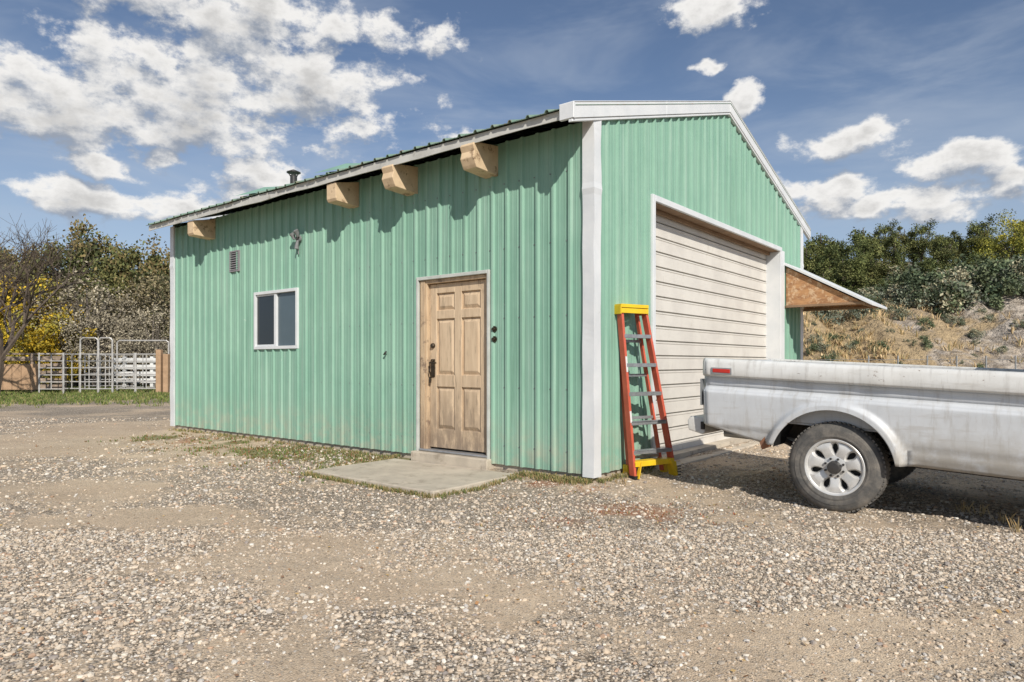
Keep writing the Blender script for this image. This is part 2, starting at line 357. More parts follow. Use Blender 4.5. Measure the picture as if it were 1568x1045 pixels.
# ---------------------------------------------------------------- small plants (tufts)
def tufts(name,pts,nb,h,w_,cols,spread):
    k=len(pts); pts=np.repeat(np.asarray(pts),nb,0); n=len(pts)
    a=RNG.random(n)*6.283; rr=RNG.random(n)*spread; base=pts+np.stack([np.cos(a)*rr,np.sin(a)*rr,np.zeros(n)],1)
    hh=h*RNG.uniform(.4,1.1,n); lean=RNG.uniform(.1,.8,n)*hh; b2=a+RNG.uniform(-.6,.6,n)
    tip=base+np.stack([np.cos(b2)*lean,np.sin(b2)*lean,hh],1)
    sd=np.stack([-np.sin(b2),np.cos(b2),np.zeros(n)],1)*(w_*RNG.uniform(.6,1.3,n))[:,None]
    mid=(base+tip)/2+np.array([0,0,1])*(hh*.15)[:,None]
    Vv=np.stack([base-sd*.6,base+sd*.6,mid+sd,tip,mid-sd],1).reshape(-1,3)
    Ff=np.arange(n)[:,None]*5+np.array([0,1,2,3,4]); pal=np.array(cols); c=pal[RNG.integers(0,len(pal),n)]*RNG.uniform(.7,1.2,(n,1))
    return fastmesh(name,Vv,Ff,[M['leaf']],col=np.repeat(c,5,0))
def scatter(n,fn,xr,yr,thr=None):
    x=RNG.uniform(*xr,n); y=RNG.uniform(*yr,n); k=RNG.random(n)<fn(x,y); x=x[k];y=y[k]; return np.stack([x,y,gz(x,y)],1)
wp=scatter(11000,lambda x,y:(bdist(x,y)>.01)*greenmask(x,y)*.9*(y<14),(-7,0),(6,13.5))
s_,t_=st_of(wp[:,0],wp[:,1]); wp=wp[~((s_>-1.35)&(t_<2.78))]
obj('weeds',tufts('weeds',wp,7,.035,.006,[(.11,.16,.05),(.16,.2,.06),(.27,.22,.11),(.28,.15,.08)],.05))
rp=scatter(9500,lambda x,y:redmask(x,y)*(bdist(x,y)>.01)*.75,(-5.5,2.8),(4.4,12))
s_,t_=st_of(rp[:,0],rp[:,1]); rp=rp[~((s_>-1.35)&(s_<0)&(t_>.84)&(t_<2.78))]
obj('red_weeds',tufts('red_weeds',rp,6,.018,.005,[(.34,.13,.07),(.42,.21,.11),(.25,.13,.07),(.42,.32,.17),(.2,.19,.08)],.05))
ep=[]
for _ in range(420):
    e=random.random()
    if e<.5: s0=-1.34+random.gauss(0,.02); t0=random.uniform(.85,2.8)
    elif e<.7: s0=random.uniform(-1.33,-.1); t0=.83+random.gauss(0,.02)
    else: s0=random.uniform(-1.3,0); t0=2.79+abs(random.gauss(0,.06))
    q=C+R*s0+L*t0; ep.append((q[0],q[1],float(gz(q[0],q[1]))))
for _ in range(340):
    t0=random.choice([random.uniform(0,.85),random.uniform(2.7,8.7)]); q=C+R*(-.03-abs(random.gauss(0,.06)))+L*t0; ep.append((q[0],q[1],float(gz(q[0],q[1]))))
for _ in range(60):
    s0=random.uniform(0,1.2); q=C+R*s0-L*(.03+abs(random.gauss(0,.05))); ep.append((q[0],q[1],float(gz(q[0],q[1]))))
obj('dry_grass',tufts('dry_grass',ep,8,.05,.004,[(.2,.2,.08),(.14,.18,.06),(.4,.32,.16),(.34,.25,.12)],.04))
dt=[]
for (a_,b_) in [(1535,800),(1500,790),(1475,785),(1560,815),(955,745),(820,735)]:
    Yq=F*CH/(b_-HY); dt.append((PX(a_,Yq),Yq,0))
obj('dry_grass',tufts('dry_tuft',dt,16,.11,.003,[(.5,.38,.2),(.42,.3,.15)],.07))
fl=scatter(5200,lambda x,y:np.clip((fbm(x*.9,y*.9,91)-.40)*3,0,.8),(-7,5),(2.4,12)); fl=fl[bdist(fl[:,0],fl[:,1])>.05]
n=len(fl); a=RNG.random(n)*6.28; l_=RNG.uniform(.005,.015,n); dx=np.stack([np.cos(a)*l_,np.sin(a)*l_,RNG.uniform(-.3,.3,n)*l_],1); dy=np.stack([-np.sin(a)*l_*.6,np.cos(a)*l_*.6,RNG.uniform(-.3,.6,n)*l_],1)
c_=fl+np.array([0,0,.012]); VV=np.stack([c_-dx,c_-dy,c_+dx,c_+dy],1).reshape(-1,3); pal=np.array([(.35,.19,.09),(.45,.31,.14),(.22,.14,.09)])
obj('fallen_leaves',fastmesh('fallen_leaves',VV,np.arange(n)[:,None]*4+np.arange(4),[M['leaf']],col=np.repeat(pal[RNG.integers(0,3,n)],4,0)))
# ---------------------------------------------------------------- building
B=empty('metal_shop_building',(C[0],C[1],0),math.atan2(R[1],R[0]))
LW,GW=8.75,6.9; ZB=.115; SP=.2032
def roofz(s): return 4.78-.30*abs(s-3.45)
def ribprof(a0,a1,sp=SP,h=.026,ph=.06):
    pts=[]; k=math.floor((a0-ph)/sp)-1
    while k*sp+ph<a1+sp:
        c=k*sp+ph; pts+=[(c-.028,0),(c-.013,h),(c+.013,h),(c+.028,0)]
        for q in (.07,.133): pts+=[(c+q-.008,0),(c+q,.004),(c+q+.008,0)]
        k+=1
    def ev(a):
        for (p,q) in zip(pts,pts[1:]):
            if p[0]<=a<=q[0]: return p[1]+(q[1]-p[1])*(a-p[0])/max(q[0]-p[0],1e-6)
        return 0
    r=[(a0,ev(a0))]+[p for p in pts if a0+1e-4<p[0]<a1-1e-4]+[(a1,ev(a1))]
    return r
def panel(mb,side,a0,a1,zb,zt):
    pr=ribprof(a0,a1); vs=[];fs=[]
    for (a,o) in pr:
        for zz in (zb(a),zt(a)):
            vs.append((-o,a,zz) if side=='L' else ((a,-o,zz) if side=='G' else ((GW+o,a,zz) if side=='R' else (a,LW+o,zz))))
    for i in range(len(pr)-1): fs.append((2*i,2*i+2,2*i+3,2*i+1))
    mb.add(vs,fs,0)
K=lambda v:(lambda a:v)
mb=MB(); zt=K(3.60)
DT0,DT1,DZ1=1.345,2.43,2.20
panel(mb,'L',0,DT0,K(ZB),zt); panel(mb,'L',DT0,DT1,K(DZ1),zt); panel(mb,'L',DT1,4.93,K(ZB),zt)
panel(mb,'L',4.93,6.03,K(ZB),K(1.44)); panel(mb,'L',4.93,6.03,K(2.27),zt); panel(mb,'L',6.03,LW,K(ZB),zt)
gt=lambda a: roofz(a)-.06
G0,G1,GZ=1.27,5.68,3.03
panel(mb,'G',0,G0,K(ZB),gt); panel(mb,'G',G0,3.45,K(GZ),gt); panel(mb,'G',3.45,G1,K(GZ),gt); panel(mb,'G',G1,GW,K(ZB),gt)
panel(mb,'R',0,LW,K(ZB),K(3.6)); panel(mb,'B',0,3.45,K(ZB),gt); panel(mb,'B',3.45,GW,K(ZB),gt)
mb.build('wall_sheets',[M['green']],B)
mb=MB()
for zz in (.32,.95,1.7,2.45,3.15):
    k=0
    while .06+k*SP+.045<LW-.05:
        a=.06+k*SP+.045; k+=1
        if DT0-.03<a<DT1+.03 and zz<DZ1+.05: continue
        if 4.85<a<6.1 and 1.38<zz<2.33: continue
        mb.box(-.006,.002,a-.006,a+.006,zz-.006,zz+.006)
for zz in (.32,.95,1.7,2.45,3.15,3.45,3.9,4.3):
    k=0
    while .06+k*SP+.045<GW-.05:
        a=.06+k*SP+.045; k+=1
        if G0-.1<a<G1+.1 and zz<GZ+.1: continue
        if zz>gt(a)-.1: continue
        mb.box(a-.006,a+.006,-.006,.002,zz-.006,zz+.006)
mb.build('screws',[M['grey']],B)
mb=MB(); mb.box(.03,GW-.03,.03,LW-.03,-.3,ZB+.0)
mb.build('foundation',[M['conc']],B)
def corner(name,px,py,dx,dy,w_):
    mb=MB(); N=60; z0,z1=ZB-.02,3.63; vs=[];fs=[]
    for i in range(N+1):
        zz=z0+(z1-z0)*i/N; dn=lambda k:.007*(float(vn(zz*3.0,k*3.3,8))-.5)*2+(.008 if (abs(zz-2.93)<.04) else 0)
        o=.027+.006
        vs+=[(px+dx*(w_+.4*dn(7)),py-dy*.004,zz),(px+dx*w_,py-dy*(o+dn(1)),zz),(px-dx*(o+dn(2)),py-dy*(o+dn(3)),zz),(px-dx*(o+dn(4)),py+dy*w_,zz),(px-dx*.004,py+dy*w_,zz)]
    for i in range(N):
        for j in range(4): fs.append((i*5+j,i*5+j+1,i*5+j+6,i*5+j+5))
    mb.add(vs,fs); mb.build(name,[M['white']],B)
corner('corner_trim_near',0,0,1,1,.10); corner('corner_trim_far',0,LW,1,-1,.10); corner('corner_trim_right',GW,0,-1,1,.10)
mb=MB()
def roofside(s0,s1,mb):
    pr=ribprof(-.06,LW+.08,sp=.2286,h=.026,ph=.02)
    nn=6; vs=[];fs=[]
    for (a,o) in pr:
        for j in range(nn+1):
            s_=s0+(s1-s0)*j/nn; wob=.045*(float(fbm(a*1.1,s_*2+5,4))-.5)*(1 if j==0 else .3)
            vs.append((s_+(wob if j==0 else 0),a,roofz(s_)+o-.012+wob))
    m_=nn+1
    for i in range(len(pr)-1):
        for j in range(nn): fs.append((i*m_+j,i*m_+j+1,(i+1)*m_+j+1,(i+1)*m_+j))
    mb.add(vs,fs,0)
roofside(-.43,3.45,mb); roofside(7.32,3.45,mb)
ob=mb.build('roof_sheets',[M['roofgreen']],B); md=ob.modifiers.new('s','SOLIDIFY'); md.thickness=.006
mb=MB(); mb.add([(3.15,-.05,roofz(3.15)+.02),(3.45,-.05,roofz(3.45)+.03),(3.75,-.05,roofz(3.75)+.02),(3.15,LW+.08,roofz(3.15)+.02),(3.45,LW+.08,roofz(3.45)+.03),(3.75,LW+.08,roofz(3.75)+.02)],[(0,1,4,3),(1,2,5,4)]); mb.build('ridge_cap',[M['roofgreen']],B)
mb=MB()
for (a0,a1) in ((3.45,4.0),(5.35,5.95)):
    mb.add([(-.43,a0,roofz(-.43)+.01),(.35,a0+.05,roofz(.35)+.05),(.35,a1,roofz(.35)+.09),(-.40,a1,roofz(-.4)+.055),(-.1,(a0+a1)/2,roofz(-.1)+.11)],[(0,1,4),(1,2,4),(2,3,4),(3,0,4)],0)
mb.build('loose_flashing',[mat('flashing_green',(.24,.42,.32),None,4,.5)],B)
mb=MB()
z_=roofz(-.40)
mb.add([(-.375,-.03,z_-.055),(.0,-.03,roofz(0)-.055),(.0,LW+.05,roofz(0)-.055),(-.375,LW+.05,z_-.055)],[(0,1,2,3)],1)
N=60
for i in range(N):
    a0=-.05+(LW+.1)*i/N; a1=-.05+(LW+.1)*(i+1)/N; o0=.02*(float(fbm(a0*1.5,1,2))-.5);o1=.02*(float(fbm(a1*1.5,1,2))-.5)
    mb.add([(-.39+o0,a0,z_-.115+o0*2),(-.39+o1,a1,z_-.115+o1*2),(-.39+o1,a1,z_-.026),(-.39+o0,a0,z_-.026),(-.375,a0,z_-.115+o0*2),(-.375,a1,z_-.115+o1*2)],[(0,1,2,3),(0,4,5,1)],0)
mb.build('eave_fascia',[M['fascia'],M['brown']],B)
mb=MB()
def rake(s0,s1,y0,y1,dz0,dz1,mi=0):
    mb.add([(s0,y0,roofz(s0)+dz0),(s1,y0,roofz(s1)+dz0),(s1,y1,roofz(s1)+dz0),(s0,y1,roofz(s0)+dz0),(s0,y0,roofz(s0)+dz1),(s1,y0,roofz(s1)+dz1),(s1,y1,roofz(s1)+dz1),(s0,y1,roofz(s0)+dz1)],
      [(0,3,2,1),(4,5,6,7),(0,1,5,4),(1,2,6,5),(2,3,7,6),(3,0,4,7)],mi)
for (a,b_) in ((-.43,1.5),(1.503,3.45),(3.45,5.4),(5.403,7.33)):
    rake(a,b_,-.055,-.028,-.135,.012); rake(a,b_,-.060,.11,.014,.024); rake(a,b_,-.045,-.0,-.165,-.137)
mb.box(-.435,-.40,-.062,.10,z_-.14,z_+.01)
mb.build('rake_trim',[M['white']],B,bevel=.004)
mb=MB()
for i,tt in enumerate((1.206,2.466,3.57,7.26)):
    w_=.19; e=-.40 if i<2 else -.37; zb=3.27
    poly=[(0.02,zb-.02),(0.02,3.58),(e+.02,3.535),(e-.01,3.50),(e+.015,3.44),(e-.005,zb+.10),(e+.03,zb+.03),(e+.05,zb)] if i in(0,1) else [(0.02,zb-.02),(0.02,3.58),(e,3.50),(e,zb+.035),(e+.02,zb)]
    mb.poly_extrude(poly,tt,tt+w_,'y')
mb.build('roof_beams',[M['tan']],B,bevel=.005)
mb=MB(); fx,fy=.6,5.95; zr=roofz(fx)-.05
mb.tube([(fx,fy,zr),(fx,fy,4.20)],.055,16,0); mb.tube([(fx,fy,4.24),(fx,fy,4.25),(fx,fy,4.29)],[.11,.11,.02],16,0); mb.tube([(fx,fy,zr+.02),(fx,fy,zr+.10)],[.13,.07],16,1)
for a in range(3): an=a*2.09; mb.beam((fx+.05*math.cos(an),fy+.05*math.sin(an),4.18),(fx+.09*math.cos(an),fy+.09*math.sin(an),4.245),.01,.01,0)
mb.build('flue_pipe',[M['dark'],M['steel']],B)
# ---- entry door
mb=MB(); T0,T1=DT0,DT1
mb.box(-.035,.0,T0-.035,T0,ZB,DZ1+.04,2); mb.box(-.035,.0,T1,T1+.035,ZB,DZ1+.04,2); mb.box(-.035,.0,T0,T1,DZ1,DZ1+.04,2)
mb.box(.0,.14,T0,T0+.045,.19,DZ1,1); mb.box(.0,.14,T1-.115,T1,.19,DZ1,1); mb.box(.0,.14,T0+.045,T1-.115,DZ1-.045,DZ1,1)
mb.box(-.012,.0,T1-.095,T1-.02,.19,DZ1-.01,1); mb.box(-.012,.0,T0+.004,T0+.03,.19,DZ1-.01,1)
l0,l1,b0,b1=T0+.052,T1-.122,.215,DZ1-.052
mb.box(.075,.11,l0,l1,b0,b1,0)
st=.11; md_=(l0+l1)/2
rows=[(b0+.22,b0+.72),(b0+.86,b0+1.52),(b0+1.62,b1-.11)]
xo=.048
mb.box(xo,.075,l0,l0+st,b0,b1,0); mb.box(xo,.075,l1-st,l1,b0,b1,0); mb.box(xo,.075,md_-.055,md_+.055,b0,b1,0)
zz=[b0]+[q for r in rows for q in r]+[b1]
for i in range(0,len(zz),2):
    for (p,q) in ((l0+st,md_-.055),(md_+.055,l1-st)): mb.box(xo,.075,p,q,zz[i],zz[i+1],0)
for (r0_,r1_) in rows:
    for (p,q) in ((l0+st,md_-.055),(md_+.055,l1-st)):
        g=.03; vs=[(.0745,p+.012,r0_+.012),(.0745,q-.012,r0_+.012),(.0745,q-.012,r1_-.012),(.0745,p+.012,r1_-.012),(.056,p+g+.02,r0_+g+.02),(.056,q-g-.02,r0_+g+.02),(.056,q-g-.02,r1_-g-.02),(.056,p+g+.02,r1_-g-.02)]
        mb.add(vs,[(0,1,5,4),(1,2,6,5),(2,3,7,6),(3,0,4,7),(4,5,6,7)],0)
mb.build('entry_door',[M['door'],M['jamb'],M['jtrim']],B,bevel=.004)
mb=MB(); mb.box(-.10,.14,T0-.06,T1+.06,.0,.165,0); mb.box(-.03,.14,T0,T1,.167,.195,1); mb.build('door_step',[M['conc'],M['alu']],B,bevel=.012,seg=2)
mb=MB(); hy=l1-.055
mb.lathe([(0,0),(0,.032),(.02,.03),(.03,.02),(.03,0)],16,0)
for i in range(len(mb.v)): v=mb.v[i]; mb.v[i]=(xo-v[1],hy+v[0],1.42+v[2])
mb.box(xo-.012,xo,hy-.03,hy+.03,1.05,1.26); mb.tube([(xo-.01,hy,1.24),(xo-.06,hy,1.22),(xo-.065,hy,1.12),(xo-.03,hy,1.04)],.010,8); mb.tube([(xo-.05,hy,1.22),(xo-.055,hy-.10,1.215)],.009,8)
mb.tube([(xo-.03,hy+.02,1.05),(xo-.035,hy+.02,.98)],.016,8)
for zc in (1.585,1.475):
    mb.tube([(-.002,1.255,zc),(-.02,1.255,zc)],.035,14); mb.tube([(-.02,1.255,zc),(-.04,1.255,zc)],[.022,.018],12)
mb.build('door_lock',[M['bronze']],B)
# ---- window
mb=MB(); a0,a1,c0,c1_=4.93,6.03,1.44,2.27; f=.045
mb.box(-.035,.05,a0-.02,a0+f-.02,c0-.02,c1_+.02,0); mb.box(-.035,.05,a1-f+.02,a1+.02,c0-.02,c1_+.02,0)
mb.box(-.035,.05,a0+f-.02,a1-f+.02,c1_-f+.02,c1_+.02,0); mb.box(-.035,.05,a0+f-.02,a1-f+.02,c0-.02,c0+f-.02,0)
am=5.49; mb.box(-.02,.05,am-.03,am+.03,c0+f-.02,c1_-f+.02,0)
mb.box(-.012,.03,am+.03,a1-f+.02,c0+.025,c0+.05,0); mb.box(-.012,.03,am+.03,a1-f+.02,c1_-.05,c1_-.025,0)
mb.box(.012,.02,a0+.025,am-.03,c0+.025,c1_-.025,2); mb.box(.0,.01,am+.03,a1-.025,c0+.05,c1_-.05,1)
mb.build('window',[M['white'],M['glass'],M['glass2']],B,bevel=.003)
mb=MB(); v0,v1_,w0,w1=6.49,6.77,2.66,2.99
mb.box(-.03,0,v0,v0+.02,w0,w1); mb.box(-.03,0,v1_-.02,v1_,w0,w1); mb.box(-.03,0,v0+.02,v1_-.02,w0,w0+.02); mb.box(-.03,0,v0+.02,v1_-.02,w1-.02,w1)
mb.box(-.004,.002,v0+.02,v1_-.02,w0+.02,w1-.02,1)
for i in range(8): zc=w0+.04+i*.036; mb.add([(-.03,v0+.02,zc-.012),(-.03,v1_-.02,zc-.012),(-.008,v1_-.02,zc+.014),(-.008,v0+.02,zc+.014)],[(0,1,2,3)])
mb.build('wall_vent',[mat('vent_metal',(.26,.24,.25),None,8,.6),M['dark']],B)
mb=MB(); ly=4.87
mb.tube([(-.02,ly,2.98),(-.05,ly,2.98)],.05,14)
for sgn,dz in ((-1,.05),(1,.02)):
    mb.tube([(-.05,ly,2.98),(-.075,ly+sgn*.04,2.96+dz)],.012,8); mb.tube([(-.075,ly+sgn*.04,2.95+dz),(-.09,ly+sgn*.05,2.99+dz),(-.12,ly+sgn*.055,3.03+dz)],[.022,.03,.036],12)
mb.tube([(-.05,ly,2.95),(-.065,ly,2.88),(-.07,ly,2.83)],[.018,.026,.03],10); mb.tube([(-.04,ly,2.90),(-.03,ly+.01,2.76)],.007,6)
mb.build('flood_light',[M['grey']],B)
mb=MB(); mb.tube([(-.02,3.03,1.33),(-.05,3.03,1.32),(-.055,3.0,1.34)],.008,6); mb.tube([(-.03,3.0,1.36),(-.05,3.02,1.33)],.012,6); mb.build('wall_hook',[M['dark']],B)
# ---- garage door
mb=MB(); rec=.20
prof=[]; zc=.05
while zc<GZ+.05:
    e=min(zc+.178,GZ+.06); prof+=[(zc,.014),(zc+.010,.014),(zc+.016,0),(e-.03,0),(e-.022,-.006),(e-.006,-.006),(e,.014)]; zc=e+.0001
vs=[];fs=[]
segs=[G0,2.3,3.45,4.6,G1]
for a in segs:
    for (zz_,o) in prof: vs.append((a,rec+o,zz_))
m_=len(prof)
for i in range(len(segs)-1):
    for j in range(m_-1): fs.append((i*m_+j,i*m_+j+1,(i+1)*m_+j+1,(i+1)*m_+j))
mb.add(vs,fs,0)
zc=.05
while zc<GZ+.05: mb.box(G0,G1,rec+.009,rec+.0138,zc-.004,zc+.009,1); zc+=.1781
mb.box(G0,G1,rec-.012,rec+.012,.03,.052,1)
mb.build('garage_door',[M['garage'],M['line']],B)
mb=MB(); tw=.09
mb.box(G0-tw+.02,G0,-.035,0,ZB-.05,GZ+tw-.02,0); mb.box(G1,G1+.20,-.035,0,ZB-.05,GZ+.02,0); mb.box(G0,G1+tw-.02,-.035,0,GZ,GZ+tw-.02,0)
mb.box(G0-.02,G0,.0,rec+.05,.05,GZ,0); mb.box(G1,G1+.02,.0,rec+.05,.05,GZ,0); mb.box(G0,G1,.0,rec+.05,GZ,GZ+.02,1)
mb.box(G0+.001,G1-.001,rec-.06,rec-.02,GZ-.05,GZ-.001,1)
mb.box(G0+.001,G0+.04,rec-.05,rec-.004,.05,GZ-.05,0)
mb.build('garage_door_frame',[M['white'],M['brown']],B,bevel=.004)
mb=MB(); mb.box(G0-.1,G1+.1,-.18,.2,-.1,.055); mb.build('concrete_apron',[M['conc']],B,bevel=.015,seg=2)
# ---- awning over side door
mb=MB(); A0,A1=5.93,6.95
mb.add([(A0,-.04,2.16),(A0,-1.18,2.16),(A0,-.04,2.80),(A0+.02,-.04,2.16),(A0+.02,-1.18,2.16),(A0+.02,-.04,2.80)],[(0,1,2),(5,4,3),(0,3,4,1),(1,4,5,2),(2,5,3,0)],0)
mb.add([(A1,-.04,2.16),(A1,-1.18,2.16),(A1,-.04,2.80),(A1+.02,-.04,2.16),(A1+.02,-1.18,2.16),(A1+.02,-.04,2.80)],[(0,1,2),(5,4,3),(0,3,4,1),(1,4,5,2),(2,5,3,0)],0)
mb.beam((A0+.01,-.03,2.145),(A0+.01,-1.22,2.145),.04,.04,2); mb.beam((A1-.0,-.03,2.145),(A1,-1.22,2.145),.04,.04,2)
mb.box(A0+.02,A1,-1.19,-1.15,2.13,2.20,2)
P_=[(-.02,2.83),(-1.34,2.095),(-1.34,2.135),(-.02,2.875)]
mb.poly_extrude(P_,A0-.06,A1+.06,'x',1)
mb.add([(A0+.02,-.04,2.79),(A1,-.04,2.79),(A1,-1.17,2.155),(A0+.02,-1.17,2.155)],[(0,1,2,3)],0)
mb.build('side_door_awning',[M['ply'],M['white'],M['brown']],B,bevel=.003)
# ---------------------------------------------------------------- slab
Sb=empty('concrete_slab',(C[0],C[1],0),math.atan2(R[1],R[0]))
mb=MB(); pts=[(-1.33,.86),(-1.35,1.2),(-1.335,1.6),(-1.34,2.1),(-1.30,2.74),(-.9,2.77),(-.5,2.745),(-.11,2.75),(-.11,.84),(-.5,.86),(-.9,.84)]
mb.poly_extrude(pts,-.06,.056,'z'); mb.build('slab',[M['conc']],Sb,bevel=.012,seg=2)
# ---------------------------------------------------------------- stepladder
LD=empty('stepladder',(0,0,0))
bl=Vector((1.235,6.93,.02)); br=Vector((1.715,7.22,.02)); tl=Vector((1.10,6.965,1.80)); tr=Vector((1.375,7.135,1.80))
wd=(br-bl).normalized(); fr=Vector((wd.y,-wd.x,0))
mb=MB()
def rail(p,q,mi=0): mb.beam(p,q,.030,.075,mi,up=fr)
rail(bl,tl); rail(br,tr)
back=-fr*.13
for (p,q) in ((bl+wd*.05,tl+wd*.03),(br-wd*.05,tr-wd*.03)):
    mb.beam(p+back+Vector((0,0,.05)),q+back*.55+Vector((0,0,-.06)),.024,.045,0,up=fr)
for i in range(1,6):
    k=i/6.0; p=bl.lerp(tl,k); q=br.lerp(tr,k); mb.beam(p,q,.088,.012,1,up=(0,0,1)); mb.beam(p+fr*.042-Vector((0,0,.014)),q+fr*.042-Vector((0,0,.014)),.004,.036,1)
    mb.beam(p-fr*.042-Vector((0,0,.014)),q-fr*.042-Vector((0,0,.014)),.004,.032,1)
for k in (.12,.35,.6,.8):
    p=bl.lerp(tl,k)+back*(1-.45*k)+wd*.04; q=br.lerp(tr,k)+back*(1-.45*k)-wd*.04; mb.beam(p,q,.02,.03,1)
mb.beam(tl-wd*.025-fr*.04,tr+wd*.025-fr*.04,.19,.035,2); mb.beam(tl-wd*.02+Vector((0,0,-.05))+fr*.05,tr+wd*.02+Vector((0,0,-.05))+fr*.05,.012,.05,2)
mb.beam(tl-wd*.022+Vector((0,0,-.04))-fr*.12,tl-wd*.022+Vector((0,0,-.04))+fr*.05,.012,.09,2); mb.beam(tr+wd*.022+Vector((0,0,-.04))-fr*.12,tr+wd*.022+Vector((0,0,-.04))+fr*.05,.012,.09,2)
k=.105; p=bl.lerp(tl,k);q=br.lerp(tr,k); mb.beam(p,q,.10,.02,2); mb.beam(p+fr*.05-Vector((0,0,.02)),q+fr*.05-Vector((0,0,.02)),.006,.05,2)
mb.beam(p+wd*.07+fr*.05,bl+wd*.015+fr*.05+Vector((0,0,.02)),.008,.045,2,up=fr); mb.beam(q-wd*.07+fr*.05,br-wd*.015+fr*.05+Vector((0,0,.02)),.008,.045,2,up=fr)
mb.beam(bl-Vector((0,0,.01)),bl+Vector((0,0,.05)),.045,.095,3,up=fr)
mb.beam(br-Vector((0,0,.01)),br+(tr-br).normalized()*.16,.05,.095,2,up=fr); mb.beam(br-fr*.15,br-fr*.15+Vector((0,0,.17)),.05,.07,2,up=fr); mb.beam(bl+wd*.04-fr*.15,bl+wd*.04-fr*.15+Vector((0,0,.14)),.05,.07,2,up=fr)
for k in range(4): mb.beam(br+fr*.05+Vector((0,0,.02+k*.03)),br+fr*.06+Vector((0,0,.02+k*.03))+wd*.04,.01,.01,3)
mb.build('ladder_frame',[M['orange'],M['alu'],M['yellow'],M['black']],LD,bevel=.003)
mb=MB()
for (k,h_) in ((.62,.16),(.33,.12)):
    p=bl.lerp(tl,k)+fr*.0392; mb.beam(p,p+(tl-bl).normalized()*h_,.022,.0015,0,up=fr)
mb.build('label',[mat('label_white',(.7,.7,.68),None,30,.5)],LD)
# ---------------------------------------------------------------- pickup truck
T=empty('pickup_truck',(2.587,5.5,0),math.atan2(-L[1],-L[0]))
def paint(name,c1,c2,rust=.3):
    m,t,b=newmat(name); co=t.coord(); col=t.mix(t.rng(t.noise(co,2.2,5,.65),.3,.72),c1,c2)
    col=t.mix(t.rng(t.noise(t.coord((6,1,.9)),3.0,5,.7),.48,.72,0,.55),col,(.36,.34,.31))
    col=t.mix(t.rng(t.noise(t.coord((.7,1,5)),3.5,5,.7),.52,.75,0,.45),col,(.36,.33,.29))
    sx=t.node('ShaderNodeSeparateXYZ'); t.l.new(co,sx.inputs[0])
    low=t.math('MULTIPLY',t.rng(sx.outputs[2],.38,.9,.95,.0),t.rng(t.noise(co,6,5,.7),.25,.6)); col=t.mix(t.math('MULTIPLY',low,.85),col,(.37,.335,.28))
    # rust chips gathered in patches
    pt=t.math('MULTIPLY',t.rng(t.noise(co,2.1,3,.6),.40,.62,-.10,.03),1.0)
    ru=t.rng(t.math('ADD',t.noise(t.coord((1,1,1.6)),17,7,.8),pt),.68-rust*.06,.715-rust*.06); col=t.mix(t.math('MULTIPLY',ru,.85),col,(.17,.11,.075))
    t.put(b.inputs['Base Color'],col); b.inputs['Roughness'].default_value=.48; b.inputs['Specular IOR Level'].default_value=.35
    t.put(b.inputs['Normal'],t.bump(t.noise(co,2.4,3,.5),.4,.014)); return m
M['pw']=paint('white_truck_paint',(.60,.62,.64),(.51,.53,.55),.3); M['pw2']=paint('worn_rail_paint',(.71,.715,.70),(.60,.59,.56),1.0)
SL=.047
def pit(mb): mb.v=[(v[0],v[1],v[2]-SL*v[0]) for v in mb.v]
AR,AC,AZ=.475,-.02,.361
def bot(q):
    if abs(q-AC)<AR: za=AZ+math.sqrt(AR*AR-(q-AC)**2)+SL*q
    else: za=0
    base=.45 if q>0 else (.50 if q>-.6 else .50+(-.6-q)/.52*.11)
    return max(za,base)
def outp(z_):
    P=[(.40,.12),(.45,.085),(.53,.045),(.60,.034),(.612,.018),(.80,.004),(.90,-.004),(.925,-.002),(.945,.034),(.965,.052),(1.03,.052),(1.046,.040),(1.052,.002),(1.07,-.008),(1.17,-.004),(1.195,.008),(1.207,.025),(1.212,.05)]
    for a,b_ in zip(P,P[1:]):
        if a[0]<=z_<=b_[0]: return a[1]+(b_[1]-a[1])*(z_-a[0])/(b_[0]-a[0])
    return P[0][1] if z_<.4 else P[-1][1]
qs=sorted(set([round(x,4) for x in list(np.arange(-1.12,1.345,.04))+[1.345]+[AC+AR*math.sin(a) for a in np.linspace(-math.pi/2*.995,math.pi/2*.995,61)]+[AC-AR-.02,AC+AR+.02]]))
top=[.87,.90,.925,.945,.965,1.0,1.03,1.046,1.052,1.07,1.12,1.17,1.195,1.207,1.212]
def side(y0,sgn,name):
    vs=[];fs=[];mi=[]
    nr=16
    for q in qs:
        bz=bot(q); zs=[bz+(.87-bz)*(i/nr)**1.0 for i in range(nr)]+top
        for z_ in zs:
            o=outp(z_)
            d=math.hypot(q-AC,z_-SL*q-AZ)-AR
            if z_<.935 and d<.13:
                kk=1.0 if d<.035 else max(0,min(1,1-(d-.035)/.05)); kk=kk*kk*(3-2*kk); o=o*(1-kk)+(-.034)*kk
            e=q+1.12
            if e<.06: o+= .06*(1-math.sqrt(max(0,1-(1-e/.06)**2)))
            if z_>1.05: o+=.006*(float(vn(q*6,z_*3,17))-.5)*2
            vs.append((q,y0+sgn*o,z_))
    m_=nr+len(top)
    for i in range(len(qs)-1):
        for j in range(m_-1): fs.append((i*m_+j,(i+1)*m_+j,(i+1)*m_+j+1,i*m_+j+1)); mi.append(1 if j>=m_-7 else 0)
    mb=MB(); mb.add(vs,fs,0); mb.m=mi; pit(mb)
    ob=mb.build(name,[M['pw'],M['pw2']],T,smooth=True)
    md=ob.modifiers.new('s','SOLIDIFY'); md.thickness=.022; md.offset=-1
    return ob
W_=2.0
side(0,1,'bed_side_near'); side(W_,-1,'bed_side_far')
mb=MB()
